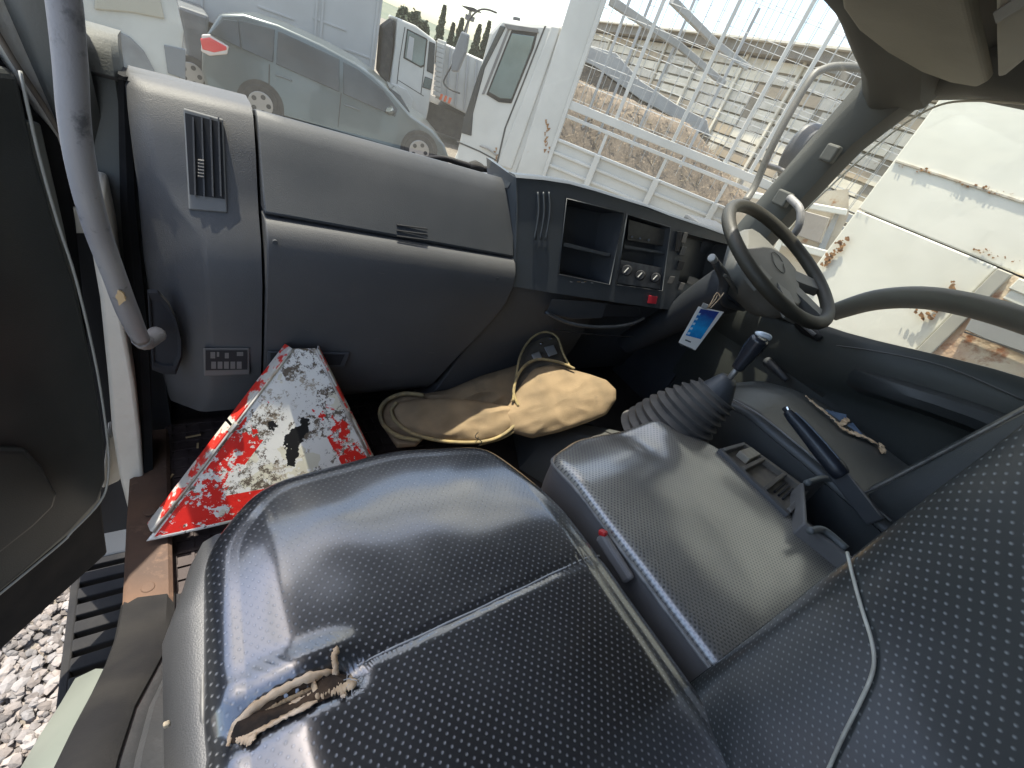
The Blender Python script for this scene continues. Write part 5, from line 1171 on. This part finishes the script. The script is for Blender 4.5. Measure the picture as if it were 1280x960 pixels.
pl = MB().fpoly(F, Pq((549, 116), (566, 123), (565, 131), (548, 124)), .0, .02).build('hazard_plate', WHT, tt_)
for i in range(3):
    x = 549 + i * 5.4; y = 117 + i * 2.2; MB().fpoly(F, Pq((x + 2, y), (x + 5, y + 1.2), (x + 2.6, y + 8.2), (x - .4, y + 7)), -.012, .001).build('orange_stripe', ORG, pl)
MB().fpoly(F, Pq((530, 125), (600, 155), (600, 185), (530, 160)), .2, 2.0).build('chassis', TYRE, tt_)
# ---- white van cab at far left
F = azframe(-2, 7.6)
vn = empty('white_van', 'white van at the far upper left, its grey wheel arch showing beyond the handle', 'van')
Pq = lambda *q: [F.px(*p) for p in q]
MB().fpoly(F, Pq((-160, -260), (212, -120), (216, -20), (223, 10), (230, 40), (226, 90), (222, 110), (180, 120), (-160, -40)), .02, 1.8).build('body', mk('van_white', (.45, .46, .43), (.40, .41, .38), 3, rough=.4), vn, bevel=.03)
MB().fpoly(F, Pq((118, -30), (196, -20), (206, 24), (165, 16), (118, 12)), -.01, .06).build('window', mk('van_window_beige', (.36, .35, .29), rough=.2), vn, bevel=.015)
a0, z0_ = F.px(158, 72)
ar = Pq((96, 40), (112, 35), (140, 36), (162, 46), (180, 64), (193, 88), (196, 110), (170, 130), (90, 90))
MB().fpoly(F, ar, -.012, .1).build('wheel_arch', mk('arch_grey', (.19, .205, .21), (.14, .15, .155), 6, rough=.6), vn, bevel=.01)
wheel(F, F.px(140, 90)[0], G0 + .36, .36, .22, -.02, vn)
MB().fpoly(F, Pq((205, 56), (232, 62), (232, 100), (210, 92)), .0, .08).build('mud_flap', mk('flap_grey', (.15, .165, .175), rough=.7), vn, bevel=.01)
F2 = azframe(0, 12)
vb = empty('parked_car', 'dark grey car glimpsed between the white van and the silver car', 'car')
MB().fpoly(F2, [F2.px(*p) for p in ((222, 6), (262, 20), (258, 60), (250, 100), (226, 95), (232, 60))], .0, 1.6).build('body', mk('dark_car_paint', (.12, .13, .14), (.09, .095, .10), 4, rough=.4), vb, bevel=.06)
a_, _z = F2.px(238, 80); wheel(F2, a_, G0 + .33, .32, .2, -.02, vb)
# ---- cage-bodied truck across the front
F = azframe(46, 7.0)
tk = empty('livestock_truck', 'white truck with tall mesh cage body and dropsides standing across the windscreen', 'truck')
Pq = lambda *q: [F.px(*p) for p in q]
cab_ = Pq((628, 22), (660, 28), (700, 30), (712, 34), (702, 66), (672, 160), (640, 235), (560, 215), (571, 190), (580, 150), (600, 85), (612, 40))
MB().fpoly(F, cab_, -.02, 2.1).build('cab', WHT, tk, bevel=.05)
MB().fpoly(F, Pq((690, 32), (702, 34), (686, 82), (640, 212), (622, 206), (652, 130)), -.045, .0).build('cab_corner', WHT, tk, bevel=.02)
sealed(F, Pq((641, 42), (669, 46), (664, 64), (640, 124), (626, 123), (612, 115)), -.03, 'door_window', GLT, tk, .05)
MB().fpoly(F, Pq((631, 30), (673, 36), (674, 42), (635, 37)), -.042, .02).build('window_frame', GREYP, tk, bevel=.004)
MB().fpoly(F, Pq((626, 32), (633, 34), (607, 85), (592, 142), (590, 170), (577, 166), (580, 150), (601, 85)), -.035, .02).build('corner_window', GLS, tk, bevel=.012)
MB().fpoly(F, Pq((636, 34), (639, 34), (606, 118), (603, 118)), -.03, .0).build('window_bar', GREYP, tk)
for q in (((681, 33), (683, 33), (655, 105), (633, 160), (622, 208), (620, 208), (631, 160), (653, 105)), ((572, 176), (600, 188), (626, 202), (626, 204), (600, 190), (572, 178))): MB().fpoly(F, Pq(*q), -.026, .0).build('door_gap', TYRE, tk)
c = F.pt(*F.px(629, 112), .12); MB().tube([c + Vector((-.06, 0, -.06)), c + Vector((0, .0, .04)), c + Vector((.06, -.02, .06))], [.07, .12, .08], 10).build('cloth_bundle', FOAM, tk, smooth=True)
MB().tube([F.pt(*F.px(*p), -.05 - .0 * i) for i, p in enumerate(((601, 182), (611, 186), (622, 194)))], .012, 6).build('door_handle', WORN, tk, smooth=True)
rs = MB(); 
for i in range(7):
    a, z = F.px(619 + random.uniform(-2.5, 3), 185 + i * 4); rs.fpoly(F, [(a - .02, z), (a + random.uniform(.005, .03), z + .01), (a + .01, z - .04)], -.030, -.026)
rs.build('rust_patch', RUSTD, tk)
# front mirror arm of that truck
MB().tube([F.pt(*F.px(*p), -.30) for p in ((629, 22), (618, 18), (607, 19), (596, 30), (590, 44), (578, 78), (567, 98), (565, 106), (572, 113), (584, 118))], .011, 8, sub=3).build('mirror_arm', TYRE, tk, smooth=True)
MB().fpoly(F, Pq((588, 44), (597, 48), (593, 70), (583, 93), (575, 92), (577, 72)), -.36, -.28).build('mirror', mk('mirror_back', (.13, .14, .15), rough=.3), tk, bevel=.02)
MB().cyl(F.pt(*F.px(638, 24), .3), F.pt(*F.px(639, 16), .3), .05, 12).build('roof_beacon', PLD, tk, bevel=.01)
# tall front panel of the body
z_top = 2.6
def col(F_, pxa, pya, pxb, pyb): return F_.px(pxa, pya), F_.px(pxb, pyb)
s0 = F.px(680, 110)[0]; s1 = F.px(716, 110)[0]
MB().fbox(F, s0, s1, -1.4, z_top, -.08, .02).build('front_panel', WHT, tk, bevel=.01)
MB().fbox(F, s1 - .005, s1 + .05, -1.4, z_top, -.10, -.02).build('corner_post', WHT, tk, bevel=.008)
rs = MB()
for i in range(16):
    a, z = F.px(686 + random.uniform(-3.5, 3), 150 + i * 2.6); rs.fpoly(F, [(a - random.uniform(.01, .03), z), (a + random.uniform(.0, .025), z + .012), (a + .005, z - random.uniform(.02, .05))], -.086, -.079)
rs.build('rust_patch', RUSTD, tk)
zr = F.px(705, 143)[1]; zl = F.px(707, 128)[1]; se = F.px(1120, 260)[0] + 3
MB().fbox(F, s1, se, zl - .055, zl + .045, -.08, .0).build('cage_lower_rail', WHT, tk, bevel=.006)
MB().fbox(F, s1, se, zr - .025, zr + .015, -.07, -.02).build('dropside_top_rail', WHT, tk, bevel=.004)
# dropside panels
zp0 = F.px(697, 172)[1]; zp1 = G0 + 1.15
MB().fbox(F, s1 - .02, se, zp1 - .25, zp0, -.05, .0).build('dropside_panel', WHT, tk, bevel=.006)
for dz in (.0, .16, .33, .50):
    if zp0 - dz > zp1: MB().fbox(F, s1 - .02, se, zp0 - dz - .035, zp0 - dz, -.085, -.049).build('dropside_rib', WHT, tk, bevel=.006)
for i, px_ in enumerate((748, 818)):
    a = F.px(px_, 165 if i == 0 else 195)[0]
for a in [F.px(748, 195)[0] + k * (F.px(820, 225)[0] - F.px(748, 195)[0]) for k in range(6)]:
    MB().fbox(F, a - .04, a + .04, zp1 - .2, zp0 + .0, -.13, -.084).build('dropside_post', WHT, tk, bevel=.008)
    MB().fbox(F, a - .02, a + .02, zp0, zr, -.06, -.03).build('rail_strut', WHT, tk, bevel=.004)
# cage uprights, roof hoops and diagonal struts (real bars), welded mesh
for px_, py_ in ((800, 75), (868, 120), (935, 150), (1010, 90)):
    a = F.px(px_, py_)[0]; MB().fbox(F, a - .022, a + .022, zl, z_top, -.06, -.01).build('cage_upright', WHT, tk, bevel=.005)
MB().fbox(F, s1, se, z_top - .05, z_top, -.06, .0).build('cage_top_rail', WHT, tk)
TR = 2.2
for (x0, y0, x1, y1, t0, t1) in ((765, 2, 850, 58, .1, 2.0), (850, 58, 905, 105, 2.0, 2.4), (840, 0, 895, 55, 1.2, 2.2), (895, 55, 935, 85, 2.2, 2.3)):
    p = F.pt(*F.px(x0, y0), 0); q = F.pt(*F.px(x1, y1), 0); p = p * (1 + t0 / 7.0); q = q * (1 + t1 / 7.0)
    MB().beam(p, q, .09, .09).build('roof_strut', GREYM, tk, bevel=.01)
for px_, py_ in ((790, 60), (838, 70), (768, 50), (905, 100)):
    a, z = F.px(px_, py_); a = a * 1.3; MB().fbox(F, a - .022, a + .022, zl - .3, z * 1.35 + .9, 2.15, 2.21).build('far_upright', WHT2, tk, bevel=.004)
wires = []
def wire(p, q, r=.006):
    d = (q - p).normalized(); u = d.orthogonal().normalized() * r; v = d.cross(u); return [p + u, p - u * .5 + v * .87, p - u * .5 - v * .87], [q + u, q - u * .5 + v * .87, q - u * .5 - v * .87]
def wiremesh(name, s_0, s_1, z_0, z_1, t, ds_, dz_, r):
    mb = MB(); a = s_0
    while a < s_1: mb.hexa(*wire(F.pt(a, z_0, t), F.pt(a, z_1, t), r)); a += ds_
    z = z_0 + dz_
    while z < z_1: mb.hexa(*wire(F.pt(s_0, z, t), F.pt(s_1, z, t), r)); z += dz_
    o = mb.build(name, mk('galvanised_wire', (.42, .41, .38), rough=.5, metal=.3), tk); o['kind'] = 'stuff'
wiremesh('wire_mesh', s1, se - .5, zl, z_top, -.012, .15, .26, .0048)
wiremesh('far_wire_mesh', s1 - .5, se, -.6, z_top - .2, 2.18, .22, .25, .005)
MB().fbox(F, s1 - .3, se, zp1 - .25, zp1 - .1, .0, 2.2).build('load_floor', WORN, tk)
for a in (F.px(590, 230)[0], F.px(860, 260)[0], F.px(900, 290)[0]): wheel(F, a, G0 + .5, .5, .3, .0, tk)
MB().fbox(F, s0 - 1, se, zp1 - .5, zp1 - .26, .5, 1.5).build('chassis', TYRE, tk)

# ---- dry bank, low shed and long board wall behind
F = azframe(47, 11.5)
Pq = lambda *q: [F.px(*p) for p in q]
rn = random.Random(11)
bank = MB().grid(lambda u, v: (lambda a, t, h: F.pt(a, G0 + h * sstep(0, .55, v) * (1 + .05 * noise.noise(Vector((u * 9, v * 5, 2)))) + .06 * noise.noise(Vector((u * 60, v * 26, 0))) * v, t))(lerp(-3.5, 7.5, u), v * 3.0, 2.62 - 1.1 * sstep(.36, .66, u)), 140, 40)
o = struct(bank.build('earth_bank', BUFF, smooth=True))
tw = MB()
for i in range(2600):
    u = rn.random(); v = rn.uniform(.15, .8); a = lerp(-3.4, 7.2, u); base = F.pt(a, G0 + (2.62 - 1.1 * sstep(.36, .66, (a + 3.5) / 11)) * sstep(0, .55, v) - .05, v * 3.0 - .05)
    d = Vector((rn.uniform(-1, 1), rn.uniform(-1, 1), rn.uniform(.3, 1.2))).normalized() * rn.uniform(.12, .35); s_ = d.orthogonal().normalized() * .012
    tw.add([base - s_, base + s_, base + d], [[0, 1, 2]])
o = tw.build('dry_brush', mk('brush_twigs', (.22, .18, .12), (.12, .095, .065), 3, rough=.95)); o['kind'] = 'stuff'; tag(o, 'brown dry brush covering the bank behind the caged truck', 'brush')
F = azframe(47, 15.2)
Pq = lambda *q: [F.px(*p) for p in q]
sh = empty('shed', 'low shed with a sloping grey sheet roof behind the brown bank', 'shed')
MB().fpoly(F, Pq((735, 56), (770, 66), (800, 100), (845, 130), (884, 150), (888, 172), (860, 158), (800, 124), (742, 82), (722, 74)), 0, 2.5).build('sloping_roof', GREYM, sh, bevel=.02)
q = Pq((728, 78), (742, 84), (800, 126), (860, 160), (888, 174)); MB().fpoly(F, q + [(q[-1][0], G0), (q[0][0], G0)], .08, 2.4).build('wall', BUFF, sh)
# board wall building
w0 = Vector((17.5, 23.0)); w1 = Vector((13.6, 5.4))
bw_ = empty('board_wall', 'long weathered wall of horizontal pale boards closing the yard behind the trucks', 'wall')
FW = Frame(w0, w1 - w0); Lw = (w1 - w0).length + 5
hs = -H + 5.0
MB().fbox(FW, .2, Lw, G0, hs - .02, .06, .3).build('wall_core', mk('wall_gap_dark', (.26, .23, .18), (.18, .16, .12), 3, rough=.9), bw_)
nrow = 16; seg = 9; rn = random.Random(4); bms = {}
plankm = [OLDW, mk('bleached_boards', (.66, .61, .50), (.54, .50, .40), 2.5, rough=.85, bump=.5, bsc=14, c3=(.34, .26, .17), sc3=4, t3=.62, w3=.08), mk('brownish_boards', (.42, .34, .24), (.34, .28, .2), 3, rough=.9, bump=.6, bsc=14)]
for r_ in range(nrow):
    z = G0 + .1 + r_ * (5.0 - .15) / nrow
    for s_ in range(seg):
        a0 = .2 + s_ * (Lw - .2) / seg + rn.uniform(-.5, .5) * (s_ > 0); a1 = .2 + (s_ + 1) * (Lw - .2) / seg; gap = rn.uniform(.03, .07)
        MB().fbox(FW, a0 + .015, a1, z + gap, z + .30, rn.uniform(-.02, .02), .059).build('plank', plankm[0 if rn.random() < .4 else (1 if rn.random() < .8 else 2)], bw_)
k = 0
a = .5
while a < Lw:
    MB().fbox(FW, a - .05, a + .05, G0, hs, -.10, -.03).build('stud', plankm[1], bw_, bevel=.01); a += 2.3
MB().fbox(FW, -.1, Lw, hs, hs + .28, -.35, .8).build('eaves', mk('eaves_dark', (.20, .18, .14), (.14, .12, .10), 3, rough=.8), bw_)
MB().fbox(FW, -.1, Lw, hs + .27, hs + .34, -.5, 1.5).build('roof_edge', mk('roof_sheet_pale', (.50, .47, .40), rough=.7), bw_, bevel=.01)
# far round-ended drum on the wall top, seen by the windscreen corner
F = azframe(62, 12.0)
dr = empty('roof_cowl', 'dark grey drum-shaped cowl on top of the board wall near the windscreen corner', 'cowl')
p, q = F.pt(*F.px(1066, 90), 0), F.pt(*F.px(1100, 96), .3)
MB().cyl(F.pt(*F.px(1058, 88), 0), F.pt(*F.px(1105, 92), .2), .26, 20).build('drum', mk('cowl_grey', (.16, .15, .13), rough=.7), dr, bevel=.02)
MB().fpoly(F, [F.px(*p) for p in ((1015, 82), (1050, 76), (1110, 80), (1110, 100), (1060, 96))], .2, .6).build('cowl_base', mk('cowl_base_grey', (.20, .19, .16), rough=.8), dr, bevel=.02)

# ---- rusty white truck side close by on the right
rt = empty('rusty_truck', 'chalky white rust-streaked truck body filling the driver side window', 'truck')
XR = 2.6
def rx(px, py, off=0): return on(px, py, 0, XR + off)
zs_ = -.012
MB().box(XR, XR + 2.2, -4.0, 1.0, zs_ + .003, 1.25).build('upper_panel', WHTR, rt, bevel=.006)
MB().box(XR - .002, XR + 2.2, .42, .998, -.95, zs_ - .001).build('lower_door', WHTR, rt, bevel=.006)
MB().box(XR + .02, XR + 2.1, -3.9, .97, -1.1, .0).build('core', BLK, rt)
MB().box(XR - .03, XR + .03, .365, .415, -.95, zs_ - .003).build('door_post', mk('post_grey', (.34, .33, .29), (.42, .40, .34), 9, rough=.6), rt, bevel=.004)
MB().box(XR - .015, XR + .02, -4, .365, -.95, zs_ - .004).build('rear_lower_panel', mk('orange_rust_panel', (.46, .20, .09), (.66, .56, .42), 4, rough=.9, bump=.6, bsc=30, c3=(.30, .12, .05), sc3=9, t3=.55, w3=.1), rt)
MB().box(XR - .04, XR - .012, -4, .33, -.10, -.06).build('panel_rail', WHTR, rt, bevel=.004)
MB().box(XR - .045, XR - .012, -4, .34, zs_ - .05, zs_ - .006).build('panel_rail', WHTR, rt, bevel=.004)
q = [on(*p, 0, XR - .05) for p in ((1216, 394), (1340, 440), (1340, 470), (1206, 412))]; slab(q, (1, 0, 0), .02, 'grey_gusset', GREYM, rt, bev=.002)
q = [on(*p, 0, XR - .05) for p in ((1206, 414), (1300, 446), (1300, 448), (1206, 416))]; slab(q, (-1, 0, 0), .01, 'gusset_edge', TYRE, rt, bev=0)
MB().box(XR - .006, XR + .001, -4, .99, .205, .212).build('weld_seam', mk('seam_grey', (.50, .47, .40), (.35, .28, .2), 20, rough=.8), rt)
rs = MB(); rn = random.Random(9)
def blot(cx, cy, wx, wy, nn, off=-.008):
    for i in range(nn):
        x = cx + rn.gauss(0, wx); y = cy + rn.gauss(0, wy) + (x - cx) * .33; s_ = rn.choice((.5, .7, .9, 1.3, 2.0)); ps_ = []
        for k in range(7): an = k * .9; ps_.append((x + math.cos(an) * s_ * rn.uniform(.5, 1.5), y + math.sin(an) * s_ * rn.uniform(.4, 1.0)))
        rs.hexa([rx(*p, off) for p in ps_], [rx(*p, off + .004) for p in ps_])
blot(1158, 214, 7, 2, 16); blot(1208, 232, 4, 1.5, 7); blot(1240, 238, 8, 2, 15); blot(1128, 208, 3, 1, 4); blot(1245, 318, 12, 2, 12); blot(1075, 262, 8, 2, 5); blot(1266, 246, 5, 2, 4); blot(1230, 316, 9, 1.5, 10); 
rs.build('rust_spot', RUSTD, rt)
rs = MB()
def streak(x0, y0, x1, y1, nn, sp_, off=-.02):
    for i in range(nn):
        t = rn.random(); x = lerp(x0, x1, t) + rn.gauss(0, sp_); y = lerp(y0, y1, t) + rn.gauss(0, sp_); s_ = rn.uniform(1, 4); ps_ = [(x + math.cos(k) * s_ * rn.uniform(.4, 1.5), y + math.sin(k) * s_ * rn.uniform(.4, 1.4)) for k in range(6)]
        rs.hexa([rx(*p, off) for p in ps_], [rx(*p, off + .004) for p in ps_])
streak(1056, 300, 1022, 342, 34, 3); streak(1192, 352, 1160, 400, 34, 3); streak(1140, 384, 1155, 400, 8, 2)
rs.build('rusted_hinge', RUSTD, rt)
q = [on(*p, 0, XR + .35) for p in ((1000, 262), (1036, 272), (1024, 304), (990, 292))]
fr_ = tag(slab(q, (1, .2, 0), .05, 'vent_grille', mk('pane_grey', (.22, .20, .18), rough=.4), None, bev=.004), 'small dark louvred panel seen between the pillar and the rusty truck', 'grille')
# fence rails / brick-coloured wall beyond, under the boards
F = azframe(66, 6.5)
bk_ = empty('yard_rack', 'rusty and cream framed rack standing between the board wall and the rusty truck', 'rack')
Pq = lambda *q: [F.px(*p) for p in q]
MB().fpoly(F, Pq((905, 250), (1062, 236), (1062, 270), (1000, 400), (900, 420)), .3, .4).build('back_sheet', mk('rack_cream', (.56, .50, .40), (.45, .36, .25), 3, rough=.8, c3=(.36, .19, .09), sc3=4, t3=.58, w3=.06), bk_)
for q in (((940, 240), (1060, 262), (1058, 270), (938, 248)), ((980, 300), (1040, 316), (1038, 326), (976, 308)), ((990, 262), (996, 264), (966, 330), (958, 328))): MB().fpoly(F, Pq(*q), .1, .2).build('rack_rail', WHTR, bk_, bevel=.01)
for q in (((1003, 268), (1036, 276), (1024, 302), (994, 294)), ((1046, 262), (1052, 264), (1030, 316), (1022, 312))): MB().fpoly(F, Pq(*q), .2, .28).build('rack_panel', GREYM, bk_, bevel=.01)
# ---- mirror bracket of our own cab and wipers
mb_ = empty('mirror_bracket', 'grey tubular mirror arm outside the windscreen by the driver pillar', 'mirror')
MB().tube([on(x, y, 1, yy) for x, y, yy in ((931, 252, 1.0), (944, 232, 1.02), (962, 190, 1.04), (985, 145, 1.06), (1012, 100, 1.08), (1026, 88, 1.08), (1050, 83, 1.06), (1100, 88, 1.0))], [.013] * 8, 12, sub=4).build('arm', mk('arm_grey', (.09, .088, .075), (.12, .115, .10), 20, rough=.5), mb_, smooth=True)
MB().tube([on(957, 206, 1, 1.04), on(975, 212, 1, 1.0), on(990, 222, 1, .96)], .009, 8).build('stay', WORN, mb_, smooth=True)
c = on(1004, 192, 1, 1.02); rows = []
for k, s_ in ((-.03, .6), (-.02, .9), (0, 1), (.03, .98), (.04, .85)):
    rows.append([c + Vector((math.cos(j * math.pi / 10) * .075 * s_, k, math.sin(j * math.pi / 10) * .10 * s_)) for j in range(20)])
loft(rows, 'mirror_head', PLD, mb_)
wi = empty('wiper', 'black wiper arm and pivot cap lying at the foot of the windscreen', 'wiper')
def wy(x, y): return on(x, y, 1, 1.14)
MB().tube([wy(530, 198), wy(555, 198), wy(575, 204), wy(592, 209), wy(610, 212)], [.006, .007, .008, .009, .008], 8).build('wiper_arm', BLK, wi, smooth=True)
MB().tube([wy(545, 204), wy(570, 210), wy(596, 219), wy(625, 226)], .004, 6).build('wiper_blade', BLK, wi, smooth=True)
MB().tube([wy(586, 209), wy(594, 209), wy(602, 211)], [.012, .017, .012], 12).build('pivot_cap', BLK, wi, smooth=True)
slab([wy(585, 214), wy(640, 226), wy(650, 235), wy(600, 226)], (0, 1, 0), .02, 'cowl_tray', PLD, wi)
# ---- lamp post with solar panel
F = azframe(25.5, 19)
lp = empty('street_lamp', 'solar street lamp on a thin pole rising behind the parked trucks', 'street lamp')
Pq = lambda *q: [F.px(*p) for p in q]
top = F.pt(*F.px(588, 14)); MB().cyl(Vector((top.x, top.y, G0)), top, .05, 8).build('pole', WORN, lp)
MB().fpoly(F, Pq((577, 7), (592, 10), (602, 16), (588, 14)), -.2, .2).build('solar_panel', VOID, lp, bevel=.01)
MB().fpoly(F, Pq((582, 17), (594, 22), (592, 28), (581, 24)), -.05, .1).build('lamp_head', GREYP, lp, bevel=.02)
# ---- distant trees
def tree(name, px, py_top, py_base, az_d, wpx, label, kind, seed):
    F_ = azframe(math.degrees(math.atan2(ray(px, (py_top + py_base) / 2).x, ray(px, (py_top + py_base) / 2).y)), az_d)
    zt_ = F_.px(px, py_top)[1]; zb_ = G0; rn = random.Random(seed); s_c = F_.px(px, (py_top + py_base) / 2)[0]; wd = abs(F_.px(px + wpx, py_top)[0] - F_.px(px, py_top)[0])
    t = empty(name, label, 'tree', 'far trees behind the yard'); s_c = F_.px(px, py_top)[0]
    MB().cyl(F_.pt(s_c, zb_, 0), F_.pt(s_c, zt_ - (zt_ - zb_) * .1, 0), .18, 8, .04).build('trunk', TRNK, t)
    mb = MB(); N_ = 1500
    cl = [(rn.uniform(-1, 1), rn.random() ** .8, rn.uniform(-1, 1), rn.uniform(.25, .5)) for _ in range(16)]
    for i in range(N_):
        if kind == 'spire': v = rn.random(); rr_ = wd * (1 - v) ** .7 * rn.random() ** .5 * (1 + .3 * math.sin(v * 30)); an = rn.uniform(0, 6.28); c = F_.pt(s_c + math.cos(an) * rr_, lerp(zb_ + (zt_ - zb_) * .25, zt_, v), math.sin(an) * rr_)
        else:
            q = cl[i % 16]; c = F_.pt(s_c + q[0] * wd * .8 + rn.gauss(0, q[3]) * wd * .5, lerp(zb_ + (zt_ - zb_) * .45, zt_ - .5, q[1]) + rn.gauss(0, .25) * wd, q[2] * wd * .7 + rn.gauss(0, .3) * wd)
        d = Vector((rn.uniform(-1, 1), rn.uniform(-1, 1), rn.uniform(-1, 1))).normalized(); e = d.orthogonal().normalized(); f = d.cross(e); s = rn.uniform(.12, .28) * (1 if kind == 'spire' else 1.3)
        mb.add([c - e * s, c + f * s, c + e * s, c - f * s], [[0, 1, 2, 3]])
    mb.build('crown', LEAF, t)
tree('broadleaf_tree', 512, 10, 50, 60, 13, 'dark bushy tree just right of the box body, the leftmost of the far trees', 'round', 1)
tree('broadleaf_tree', 527, 25, 50, 62, 9, 'lower bushy tree half hidden behind the box truck cab', 'round', 2)
tree('conifer_tree', 556, 8, 62, 60, 5, 'tallest thin spire tree standing alone behind the tipper body', 'spire', 3)
tree('conifer_tree', 567, 30, 62, 64, 4, 'short thin spire tree just right of the tallest one', 'spire', 4)
tree('conifer_tree', 578, 24, 70, 60, 6, 'wide spire tree left of the solar lamp pole', 'spire', 5)
tree('conifer_tree', 600, 32, 80, 62, 6, 'spire tree seen inside the mirror arm loop of the caged truck', 'spire', 6)
tree('conifer_tree', 612, 28, 80, 64, 6, 'rightmost spire tree against the corner window of the caged truck', 'spire', 7)
# low hills closing the horizon
hl = MB().grid(lambda u, v: (lambda an, d: (math.sin(an) * d, math.cos(an) * d, G0 + 9 * v * (1 + .5 * noise.noise(Vector((u * 8, 0, 0))))))(rad(-70 + 190 * u), 420 + 60 * v), 80, 4)
struct(hl.build('hills', mk('far_hill_green', (.10, .12, .09), (.14, .15, .11), .05, rough=.95), smooth=True))

# ---- lift everything from eye-centred heights to the yard at z = 0
for ob in list(COL.objects):
    if ob.parent is None and ob is not cob and ob.type in ('MESH', 'EMPTY'): ob.location.z += H
print('objects', len(COL.objects), 'tris', sum(sum(len(p.vertices) - 2 for p in o.data.polygons) for o in COL.objects if o.type == 'MESH'))
